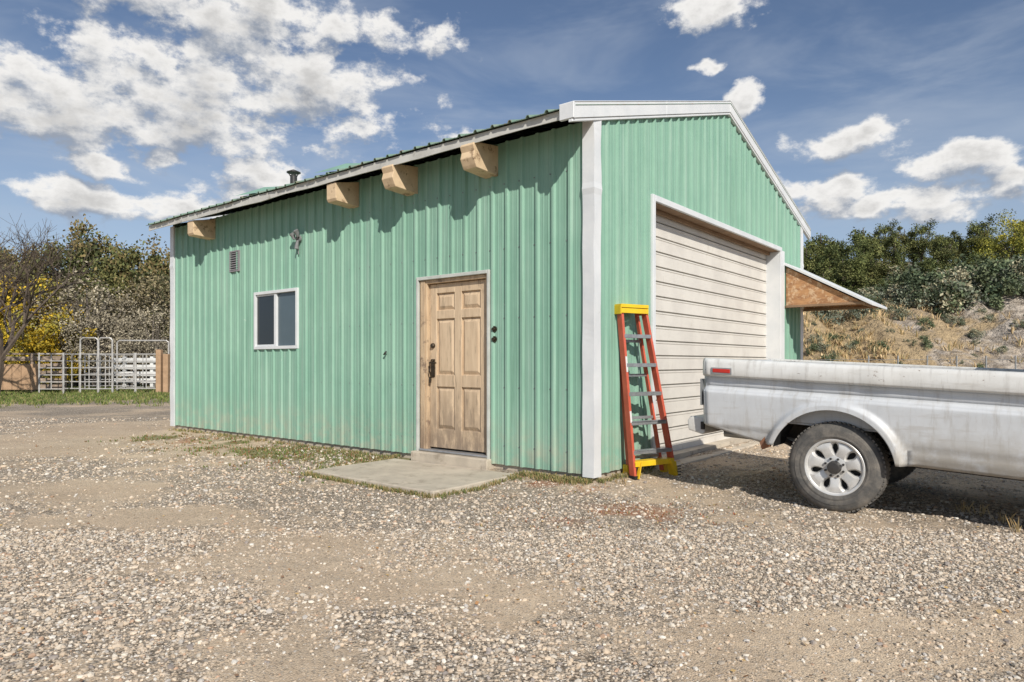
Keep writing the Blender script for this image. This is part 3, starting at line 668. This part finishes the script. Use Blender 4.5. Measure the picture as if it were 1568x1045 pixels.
for (a,b_) in ((.05,.13),(W_-.13,W_-.05)): mb.box(-1.10,1.34,a,b_,1.170,1.2105,1)
mb.box(-1.10,1.34,.10,.12,.70,1.17,0); mb.box(-1.10,1.34,W_-.12,W_-.10,.70,1.17,0)
mb.box(-1.08,1.30,.12,W_-.12,.68,.70,0); mb.box(1.30,1.345,.06,W_-.06,.50,1.205,0)
mb.box(-1.125,-1.08,.10,W_-.10,.60,1.20,0)
mb.box(-.45,.45,.12,.32,.70,.90,0); mb.box(-.45,.45,W_-.32,W_-.12,.70,.90,0)
pit(mb); mb.build('bed_box',[M['pw'],M['pw2']],T,bevel=.008,seg=2)
mb=MB(); mb.box(-1.0,-.84,-.018,.01,1.085,1.12,0); pit(mb); mb.build('side_marker',[mat('red_lens',(.50,.03,.02),None,20,.25)],T,bevel=.004)
mb=MB(); mb.box(-1.012,-.828,-.014,.01,1.075,1.130,0); mb.box(-1.13,-1.118,.02,.09,.78,1.02,0)
for q in (-.35,.35,1.0): mb.box(q-.03,q+.03,.05,.12,1.209,1.214,0)
pit(mb); mb.build('lamp_bezel',[M['steel']],T)
mb=MB()
for yy in (.45,W_-.53): mb.box(-1.15,4.6,yy,yy+.08,.52,.64,0)
mb.box(-1.0,-.9,.5,W_-.5,.5,.6,0)
mb.tube([(0,.2,.37),(0,W_-.2,.37)],.045,12,0); mb.tube([(0,.82,.37),(0,.9,.37),(0,1.1,.37),(0,1.18,.37)],[.06,.15,.15,.06],14,0)
for yy in (.40,W_-.44): mb.tube([(-.75,yy,.60),(-.4,yy,.46),(0,yy,.42),(.4,yy,.46),(.75,yy,.58)],.03,6,0)
mb.tube([(-1.05,.40,.50),(-.6,.42,.50),(.6,.42,.46),(1.6,.5,.42)],.032,10,1)
mb.box(.55,1.3,.25,.45,.42,.60,0)
mb.box(-1.16,-1.13,.10,.13,.55,.62,0)
pit(mb); mb.build('chassis',[mat('chassis_black',(.022,.02,.018),(.05,.042,.035),8,.8),M['steel']],T)
mb=MB(); mb.poly_extrude([(-.52,.47),(-.58,.44),(-.60,.50),(-.55,.56),(-.50,.60)],.04,.10,'y'); pit(mb); mb.build('rusty_bracket',[mat('rust',(.30,.13,.06),(.2,.1,.06),12,.9)],T)
mb=MB(); mb.poly_extrude([(-1.15,.50),(-1.29,.53),(-1.30,.62),(-1.27,.66),(-1.13,.66),(-1.13,.52)],.12,W_-.12,'y'); pit(mb); mb.build('rear_bumper',[M['pw2']],T,bevel=.01,seg=2)
mb=MB()
for (y0,y1) in ((.03,.36),(W_-.36,W_-.03)):
    n=20; vs=[];fs=[]
    for i in range(n+1):
        a=math.pi*(.08+.84*i/n); vs+=[(AC+(AR+.005)*math.cos(a),y0,AZ+.02+(AR+.005)*math.sin(a)),(AC+(AR+.005)*math.cos(a),y1,AZ+.02+(AR+.005)*math.sin(a))]
    for i in range(n): fs.append((2*i,2*i+2,2*i+3,2*i+1))
    mb.add(vs,fs,0)
mb.build('wheel_well',[M['black']],T)
def tirem():
    m,t,b=newmat('tyre'); co=t.coord(); t.put(b.inputs['Base Color'],t.mix(t.rng(t.noise(co,9,5,.7),.35,.7),(.10,.097,.092),(.21,.19,.165))); b.inputs['Roughness'].default_value=.9; b.inputs['Specular IOR Level'].default_value=.2
    t.put(b.inputs['Normal'],t.bump(t.noise(co,60,3),.3,.003)); return m
M['tyre']=tirem(); M['alloy']=mat('alloy_wheel',(.74,.73,.71),(.58,.57,.54),9,.36,metal=.35,grime=(.36,.32,.25),gthr=(.58,.82),gscale=16)
def wheel(name,q,y,sgn,z_=.368):
    mb=MB()
    pr=[(.012,.222),(.0,.235),(-.004,.248),(-.0075,.250),(-.0075,.262),(-.004,.264),(-.006,.285),(-.004,.305),(.0,.307),(.006,.335),(.022,.352),(.036,.362),(.06,.368),(.125,.37),(.19,.368),(.214,.362),(.228,.352),(.246,.335),(.25,.30),(.25,.26),(.24,.222)]
    mb.lathe(pr,72,0)
    for k in range(64):
        a=2*math.pi*k/64
        for (ya,yb) in ((.030,.075),(.175,.22)):
            ca,sa=math.cos(a),math.sin(a); c=Vector((ca*.366,(ya+yb)/2,sa*.366)); tg=Vector((-sa,0,ca)); nn=Vector((ca,0,sa)); hx=tg*.011; hn=nn*.006; hyv=Vector((0,(yb-ya)/2,0))
            mb.add([c-hx-hyv-hn,c+hx-hyv-hn,c+hx+hyv-hn,c-hx+hyv-hn,c-hx-hyv+hn,c+hx-hyv+hn,c+hx+hyv+hn,c-hx+hyv+hn],[(4,5,6,7),(0,1,5,4),(1,2,6,5),(2,3,7,6),(3,0,4,7)],0)
    mb.lathe([(.02,.226),(.004,.232),(.000,.226),(.004,.214),(.02,.206),(.035,.195),(.09,.19),(.2,.19)],64,1)
    mb.lathe([(.09,.195),(.09,.0)],40,2)
    mb.lathe([(.075,.108),(.045,.104),(.030,.096),(.026,.08),(.024,.052)],48,1); mb.lathe([(.026,.054),(-.012,.05),(-.03,.042),(-.034,.0)],32,3)
    for k in range(8):
        a=2*math.pi*(k+.5)/8; mb.tube([(math.cos(a)*.073,.03,math.sin(a)*.073),(math.cos(a)*.073,.008,math.sin(a)*.073)],.0095,6,3)
    NS=7
    for k in range(NS):
        a=2*math.pi*(k+.25)/NS; vs=[]
        st_=[(.090,.048,.030),(.12,.042,.022),(.155,.045,.016),(.180,.060,.016),(.205,.088,.022)]
        for (rr,hw,yy) in st_:
            for (w2,dy) in ((-1,.022),(-.72,0),(0,-.004),(.72,0),(1,.022)):
                aa=a+math.asin(min(.9,w2*hw/rr)); vs.append((rr*math.cos(aa),yy+dy,rr*math.sin(aa)))
        fs=[(i*5+j,i*5+j+1,(i+1)*5+j+1,(i+1)*5+j) for i in range(4) for j in range(4)]
        o=len(vs)
        for (rr,hw,yy) in st_:
            for w2 in (-1,1):
                aa=a+math.asin(min(.9,w2*hw/rr)); vs.append((rr*math.cos(aa),yy+.065,rr*math.sin(aa)))
        for i in range(4):
            fs+= [(i*5,(i+1)*5,o+(i+1)*2,o+i*2),(i*5+4,(i+1)*5+4,o+(i+1)*2+1,o+i*2+1)]
        mb.add(vs,fs,1)
    mb.v=[(v[0]+q,y+sgn*v[1],v[2]+z_) for v in mb.v]
    return mb.build(name,[M['tyre'],M['alloy'],M['black'],M['dark']],T,smooth=True)
wheel('wheel_rear_near',0,.035,1); wheel('wheel_rear_far',0,W_-.035,-1); wheel('wheel_front_near',3.45,.035,1); wheel('wheel_front_far',3.45,W_-.035,-1)
mb=MB()
def arcpts(cx,cz,r,n=14): return [(cx+r*math.cos(a),cz+r*math.sin(a)) for a in np.linspace(math.pi,0,n)]
low=[(1.37,.47),(3.0,.47)]+arcpts(3.45,.53,.44)+[(4.0,.50),(4.5,.60),(4.58,.80),(4.56,1.18),(4.45,1.24),(3.1,1.31),(1.40,1.22),(1.37,1.1)]
mb.poly_extrude(low,.0,.06,'y',0); mb.poly_extrude(low,W_-.06,W_,'y',0)
mb.box(1.40,3.0,.06,W_-.06,.50,1.21,0); mb.poly_extrude([(3.0,1.0),(4.56,1.0),(4.55,1.18),(4.45,1.24),(3.1,1.31),(3.0,1.25)],.06,W_-.06,'y',0)
mb.poly_extrude([(1.46,1.24),(1.54,1.82),(1.62,1.86),(2.42,1.88),(2.52,1.83),(3.04,1.29)],.14,W_-.14,'y',1)
mb.poly_extrude([(1.50,1.84),(1.60,1.92),(2.45,1.94),(2.58,1.86)],.12,W_-.12,'y',0)
for yy in (.10,W_-.14):
    for (p,q) in (((1.44,1.2),(1.53,1.86)),((2.22,1.24),(2.26,1.88)),((3.10,1.27),(2.54,1.88))): mb.beam((p[0],yy+.02,p[1]),(q[0],yy+.02,q[1]),.05,.05,0)
mb.box(4.56,4.62,.2,W_-.2,.85,1.15,2); mb.box(4.56,4.72,.0,W_,.48,.66,3)
pit(mb); mb.build('cab',[M['pw'],M['glass'],M['dark'],M['steel']],T,bevel=.012,seg=2)
# ---------------------------------------------------------------- hillside on the right
def hz_(x,y):
    x=np.asarray(x,float); y=np.asarray(y,float)
    ramp=np.clip((x-2-.1*(y-25))/7,0,1); ramp=ramp*ramp*(3-2*ramp)
    y0=21.5+3.0*(fbm(x*.12,x*.0+2,12)-.5)+1.6*(fbm(x*.6,y*.15,14)-.5)
    u=np.clip((y-y0)/6.5,0,1); face=u**.8*(3.3+.07*np.clip(x-12,0,16))
    gull=(fbm(x*.9,y*.35,40,4)-.5)*1.5*np.clip(u*(1.15-u)*4,0,1)
    up=np.clip(y-y0-6.5,0,60)
    h=face+gull+up*(.05+.008*np.clip(x-15,0,14))+.3*(fbm(x*.4,y*.4,60)-.5)*np.clip(u,0,1)
    return ramp*h-.25*(1-np.clip(u*4,0,1))
hx=np.concatenate([np.arange(2,34,.16),np.arange(34,140,1.5)]); hyy=np.concatenate([np.arange(18,36,.16),np.arange(36,130,1.5)])
X,Y=np.meshgrid(hx,hyy); xf=X.ravel();yf=Y.ravel(); nx=len(hx);ny=len(hyy)
ii=(np.arange(ny-1)[:,None]*nx+np.arange(nx-1)[None,:]).ravel()
m,t,b=newmat('dry_hillside'); co=t.coord()
sx=t.node('ShaderNodeSeparateXYZ'); t.l.new(co,sx.inputs[0])
n1=t.noise(co,.5,6,.65); n2=t.noise(co,3.5,5,.7); n3=t.noise(t.coord((1,1,3.5)),1.2,5,.7)
gold=t.mix(t.rng(n2,.3,.7),(.60,.45,.26),(.42,.31,.18)); ero=t.mix(t.rng(n3,.38,.62),(.64,.56,.47),(.30,.25,.20))
k=t.math('ADD',t.math('MULTIPLY',t.math('SUBTRACT',sx.outputs[0],13.5),.14),t.math('MULTIPLY',t.math('SUBTRACT',n1,.5),3.0))
col=t.mix(t.rng(k,.2,.7),gold,ero)
up=t.rng(t.math('ADD',sx.outputs[2],t.math('MULTIPLY',n1,1.5)),4.4,5.4); col=t.mix(t.math('MULTIPLY',up,.6),col,(.32,.28,.18))
t.put(b.inputs['Base Color'],col); b.inputs['Roughness'].default_value=.95; t.put(b.inputs['Normal'],t.bump(t.math('ADD',n2,n3),1.0,.35))
obj('hillside',fastmesh('hillside',np.stack([xf,yf,hz_(xf,yf)],1),np.stack([ii,ii+1,ii+1+nx,ii+nx],1),[m],smooth=True))
# ---------------------------------------------------------------- foliage generators
def leaves(cent,rad,n,size,pal,shell=.5,clumpvar=.35,flat=1.0):
    cent=np.asarray(cent);k=len(cent); idx=RNG.integers(0,k,n)
    d=RNG.normal(size=(n,3)); d/=np.linalg.norm(d,axis=1)[:,None]; r=RNG.random(n)**shell*np.asarray(rad)[idx]*RNG.uniform(.8,1.25,n)
    p=cent[idx]+d*r[:,None]*np.array([1,1,flat])
    a=RNG.normal(size=(n,3)); a/=np.linalg.norm(a,axis=1)[:,None]; b_=np.cross(a,RNG.normal(size=(n,3))); b_/=np.linalg.norm(b_,axis=1)[:,None]
    s=(size*RNG.uniform(.5,1.3,n))[:,None]; V=np.stack([p-a*s,p-b_*s*.6,p+a*s,p+b_*s*.6],1).reshape(-1,3)
    pal=np.array(pal); cb=RNG.uniform(1-clumpvar,1+clumpvar,k); pc=RNG.integers(0,len(pal),k)
    ch=np.where(RNG.random(n)<.65,pc[idx],RNG.integers(0,len(pal),n)); c=pal[ch]*cb[idx][:,None]*RNG.uniform(.7,1.3,(n,1))
    return V,np.repeat(c,4,0)
def tree_mesh(name,H,Wd,trunkH,pal,n=7000,size=.09,nc=34,conic=0,low=.15,clr=.2,barky=7):
    cents=[];rads=[]
    for i in range(nc):
        while True:
            d=RNG.uniform(-1,1,3)
            if np.linalg.norm(d)<1: break
        u=(d[2]+1)/2; z=H*(low+(1-low-clr*.4)*u)
        w=Wd*(1-conic*u)*(math.sqrt(max(0.05,1-(2*u-1)**2)) if conic<.3 else 1.0)*RNG.uniform(.7,1.2)
        xy=d[:2]/max(1e-3,np.linalg.norm(d[:2]))*RNG.random()**.5*w*.8
        cents.append((xy[0],xy[1],z)); rads.append(H*clr*RNG.uniform(.35,1.0)*(1-.45*conic*u))
    V,c=leaves(cents,rads,n,size,pal)
    mb=MB(); lean=random.uniform(-.3,.3)
    mb.tube([(0,0,-.3),(lean*.3,0,H*.25),(lean,.1,H*.55),(lean*.8,.1,H*.85)],[H*.03,H*.022,H*.013,H*.004],7)
    for i in range(barky):
        ce=Vector(cents[i]); z0=random.uniform(.12,.5)*H*(.9); st=Vector((lean*z0/H,0,min(z0,ce.z*.8))); mid=st.lerp(ce,.5)+Vector((0,0,.05*H))
        mb.tube([st,mid,ce],[H*.010,H*.007,H*.002],5)
    bv=np.array(mb.v); bf=np.array([f for f in mb.f if len(f)==4]); nb=len(bv)
    nl=len(V)//4; lf=np.arange(nl*4).reshape(-1,4)+nb
    VV=np.concatenate([bv,V]); FF=np.concatenate([bf,lf]); cc=np.concatenate([np.full((nb,3),.1),c])
    return fastmesh(name,VV,FF,[M['leaf'],M['greybark'] if barky>10 else M['bark']],col=cc,mi=np.concatenate([np.ones(len(bf)),np.zeros(nl)]))
GJ=[(.11,.135,.05),(.15,.165,.058),(.08,.10,.04),(.19,.195,.075)]
GJ2=[(.17,.165,.065),(.22,.20,.07),(.12,.13,.05),(.10,.115,.045)]
jun=[tree_mesh('juniper_tree',5.5,1.9,.5,GJ if i<3 else GJ2,n=8000,size=.075,nc=36,conic=.45,low=.06,clr=.16) for i in range(4)]
GD=[(.11,.125,.05),(.15,.145,.055),(.20,.155,.07),(.08,.09,.038)]
dec=[tree_mesh('cottonwood_tree',8.5,3.2,2,GD,n=10000,size=.11,nc=44,low=.16,clr=.14,barky=12) for _ in range(3)]
GB=[(.24,.20,.115),(.17,.16,.085),(.29,.245,.155),(.12,.12,.065)]
olv=[tree_mesh('russian_olive_tree',6.0,2.8,1,GB,n=5500,size=.08,nc=34,low=.08,clr=.16,barky=18) for _ in range(3)]
GY=[(.58,.40,.035),(.66,.46,.05),(.46,.33,.04),(.26,.24,.06),(.40,.34,.06)]
yel=tree_mesh('yellow_autumn_tree',5.2,2.5,1,GY,n=8000,size=.075,nc=34,low=.08,clr=.14,barky=14)
GYG=[(.30,.29,.06),(.40,.36,.07),(.20,.21,.05)]
ylg=tree_mesh('poplar_tree',7.0,2.2,1,GYG,n=8000,size=.09,nc=36,low=.08,clr=.15)
gry=tree_mesh('sparse_willow_tree',5.0,2.2,1,[(.34,.30,.22),(.42,.37,.27),(.25,.22,.16)],n=3800,size=.06,nc=26,low=.1,clr=.2,barky=24)
for i in range(26):
    px=1205+i*18+random.uniform(-9,9); Yd=random.uniform(42,54); x_=PX(px,Yd); zg=float(hz_(x_,Yd))
    topy=random.uniform(318,356)+(8 if px<1300 else 0); H=PZ(topy,Yd)-zg
    obj('juniper_tree',random.choice(jun),(x_,Yd,zg-.2),random.uniform(0,6.28),(H/5.5*random.uniform(.8,1.1),H/5.5,H/5.5*.97))
for (px,Yd,ty) in ((1548,38,312),(1590,40,305),(1505,46,345),(1640,44,320),(1700,46,310),(1620,36,335)):
    x_=PX(px,Yd); zg=float(hz_(x_,Yd)); H=PZ(ty,Yd)-zg; obj('poplar_tree',ylg,(x_,Yd,zg-.2),random.uniform(0,6),H/7.0)
for i in range(22):
    px=1240+i*17+random.uniform(-10,10); Yd=random.uniform(35,41); x_=PX(px,Yd); zg=float(hz_(x_,Yd)); H=max(.9,PZ(random.uniform(375,412),Yd)-zg)
    obj('juniper_tree',random.choice(jun),(x_,Yd,zg-.3),random.uniform(0,6.28),(H/5.5*1.5,H/5.5*1.5,H/5.5))
def bush_mesh(name,pal,n=900,s=.03):
    cents=[(random.gauss(0,.24),random.gauss(0,.24),random.uniform(.12,.5)) for _ in range(9)]
    V,c=leaves(cents,[random.uniform(.1,.26) for _ in cents],n,s,pal); return fastmesh(name,V,np.arange(len(V)).reshape(-1,4),[M['leaf']],col=c)
sg=[bush_mesh('sagebrush',[(.18,.20,.15),(.24,.25,.18),(.13,.16,.10),(.33,.30,.2)],1200,.035) for _ in range(2)]+[bush_mesh('sagebrush',[(.12,.16,.09),(.17,.2,.11),(.09,.12,.07)],1200,.035)]
hb=empty('sagebrush_mass',(0,0,0))
for i in range(330):
    px=random.uniform(1225,1750); Yd=random.uniform(27.8,41); x_=PX(px,Yd); zg=float(hz_(x_,Yd)); s=random.uniform(.6,2.0)*(1.3 if px>1380 else .8)
    obj('sagebrush_clump',random.choice(sg),(x_,Yd,zg-.1),random.uniform(0,6),s,parent=hb)
for i in range(90):
    px=random.uniform(1225,1750); Yd=random.uniform(21.5,28); x_=PX(px,Yd); zg=float(hz_(x_,Yd)); s=random.uniform(.25,.75)
    obj('sagebrush_clump',random.choice(sg),(x_,Yd,zg-.05),random.uniform(0,6),s,parent=hb)
gx=RNG.uniform(9,45,9000); gy=RNG.uniform(20,38,9000); kk=RNG.random(9000)<np.clip((fbm(gx*.4,gy*.4,71)-.3)*3,.1,1)*np.where(gx<14,.8,np.where(gy>28,.9,.22)); gx=gx[kk];gy=gy[kk]
obj('hillside_grass',tufts('hillside_grass',np.stack([gx,gy,hz_(gx,gy)],1),9,.28,.02,[(.62,.46,.25),(.5,.37,.2),(.7,.54,.32),(.36,.31,.16)],.15))
# left trees
for (px,Yd,ty,k) in ((255,46,372,0),(215,44,352,1),(170,47,345,2),(130,50,328,0),(95,45,345,1),(60,52,350,2),(20,48,368,0),(-20,50,350,1),(-70,48,340,2),(290,50,380,1),(330,52,380,2),(-130,50,350,0),(235,42,378,2)):
    x_=PX(px,Yd); H=PZ(ty,Yd); obj('cottonwood_tree',dec[k],(x_,Yd,0),random.uniform(0,6),(H/8.7*.85,H/8.7*.85,H/8.7))
for i in range(16):
    px=-70+i*24+random.uniform(-8,8); Yd=random.uniform(35,41); H=PZ(random.uniform(390,450),Yd)
    if 0<px<95: continue
    obj('russian_olive_tree',random.choice(olv),(PX(px,Yd),Yd,-.2),random.uniform(0,6),H/6.0)
for (px,Yd,ty) in ((58,33,408),(14,34,400),(90,32,465),(-30,33,410),(40,31,462)):
    H=PZ(ty,Yd); obj('yellow_autumn_tree',yel,(PX(px,Yd),Yd,-.1),random.uniform(0,6),H/5.2)
for (px,Yd,ty) in ((125,33,410),(165,34,432),(205,33,470),(240,33,455),(145,32.5,470)):
    H=PZ(ty,Yd); obj('sparse_willow_tree',gry,(PX(px,Yd),Yd,-.1),random.uniform(0,6),H/5.0)
def bare(mb,p,d,l,r,depth):
    q=p+d*l; mid=p.lerp(q,.5)+Vector((random.gauss(0,l*.05),random.gauss(0,l*.05),0)); mb.tube([p,mid,q],[r,r*.85,r*.65],5 if depth>2 else 3,0,cap=False)
    if depth==0: return
    for _ in range(3):
        nd=(d+Vector((random.gauss(0,.45),random.gauss(0,.45),random.gauss(.05,.3)))).normalized(); bare(mb,p.lerp(q,random.uniform(.55,1)),nd,l*random.uniform(.6,.85),r*.6,depth-1)
for (px,Yd,ty) in ((-8,24,285),(-60,25,285)):
    mb=MB(); H=PZ(ty,Yd); bare(mb,Vector((0,0,-.2)),Vector((.08,0,1)),H*.33,.13,6); ob=mb.build('bare_tree',[M['bark']]); ob.location=(PX(px,Yd),Yd,0)
gx=RNG.uniform(-34,-7,15000); gy=RNG.uniform(15.5,33,15000); kk=RNG.random(15000)<greenmask(gx,gy)*.9; gx=gx[kk];gy=gy[kk]
obj('grass',tufts('grass',np.stack([gx,gy,gz(gx,gy)],1),7,.12,.012,[(.14,.19,.05),(.2,.24,.07),(.3,.27,.12),(.11,.15,.05)],.12))
# ---------------------------------------------------------------- corral fence left
M['wood']=mat('weathered_wood',(.36,.28,.21),(.24,.18,.135),5,.85,bump=.4,bscale=20,grime=(.46,.38,.3),gscale=8)
M['wood2']=mat('brown_boards',(.46,.30,.18),(.34,.22,.13),4,.8)
Yf=27.0
FN=empty('wooden_corral_fence',(0,0,0)); mb=MB()
xs_=[PX(p,Yf) for p in (-120,-60,-8,50,98)]
for i,x_ in enumerate(xs_): mb.tube([(x_,Yf,-.2),(x_,Yf,1.55)],.09,8,0)
for a,b_ in zip(xs_,xs_[1:]):
    for k in range(5):
        zz=.25+k*.28; mb.beam((a,Yf-.10,zz+random.gauss(0,.02)),(b_,Yf-.10,zz+random.gauss(0,.02)),.04,.17,0)
mb.beam((xs_[0],Yf,1.58),(xs_[-1],Yf,1.56),.14,.07,0)
mb.build('rails',[M['wood'],M['wood2']],FN)
mb=MB()
for i in range(9): a=PX(-60,Yf)+i*.36; mb.box(a,a+.34,Yf-.17,Yf-.14,.15,1.15+random.uniform(-.02,.02))
mb.build('boards',[M['wood2']],FN)
PG=empty('pipe_corral_gate',(0,0,0)); mb=MB()
def gpan(xa,xb,Yg,h,n,arch=False):
    mb.tube([(xa,Yg,0),(xa,Yg,h)],.032,6); mb.tube([(xb,Yg,0),(xb,Yg,h)],.032,6)
    for k in range(n): zz=.2+(min(h,1.6)-.25)*k/(n-1); mb.tube([(xa,Yg,zz),(xb,Yg,zz)],.023,6)
    mb.tube([((xa+xb)/2,Yg,.2),((xa+xb)/2,Yg,1.55)],.02,6)
    if arch: mb.tube([(xa,Yg,h),(xa+.1,Yg,h+.08),(xb-.1,Yg,h+.08),(xb,Yg,h)],.032,6)
gpan(PX(60,26.2),PX(97,26.2),26.2,1.6,6); gpan(PX(98,26.8),PX(122,26.8),26.8,1.6,6); gpan(PX(123,26.5),PX(150,26.5),26.5,2.1,6,True); gpan(PX(151,26.5),PX(172,26.5),26.5,2.1,6,True)
gpan(PX(173,26.8),PX(207,26.8),26.8,1.6,6); gpan(PX(208,26.8),PX(240,26.8),26.8,1.6,6); gpan(PX(175,28),PX(262,28.4),28.2,2.05,6,True); gpan(PX(130,30),PX(205,30),30,1.6,6)
mb.build('pipes',[mat('pipe_steel',(.52,.51,.49),(.37,.35,.33),6,.5,metal=.2)],PG)
WF=empty('white_plank_fence',(0,0,0)); mb=MB(); Yw=31
for px in (150,190,232,275): mb.box(PX(px,Yw)-.07,PX(px,Yw)+.07,Yw,Yw+.12,0,1.5)
for k in range(4): mb.box(PX(172,Yw),PX(275,Yw),Yw-.04,Yw,.30+k*.31,.50+k*.31)
mb.build('planks',[mat('white_planks',(.70,.70,.68),None,5,.7)],WF)
for px in (242,253):
    mb=MB(); mb.box(-.10,.10,-.10,.10,-.1,1.72 if px<250 else 1.55); ob=mb.build('wooden_gate_post',[M['wood2']],bevel=.015); ob.location=(PX(px,26.2),26.3,0)
mb=MB()
for i in range(9):
    px=1330+i*45; Yd=19.5; x_=PX(px,Yd); mb.tube([(x_,Yd,-.1),(x_,Yd,1.42)],.022,5)
for zz in (.4,.7,1.0,1.3): mb.tube([(PX(1240,19.5),19.5,zz),(PX(1700,19.5),19.5,zz)],.006,4)
mb.build('wire_fence',[M['steel']])
print('done')
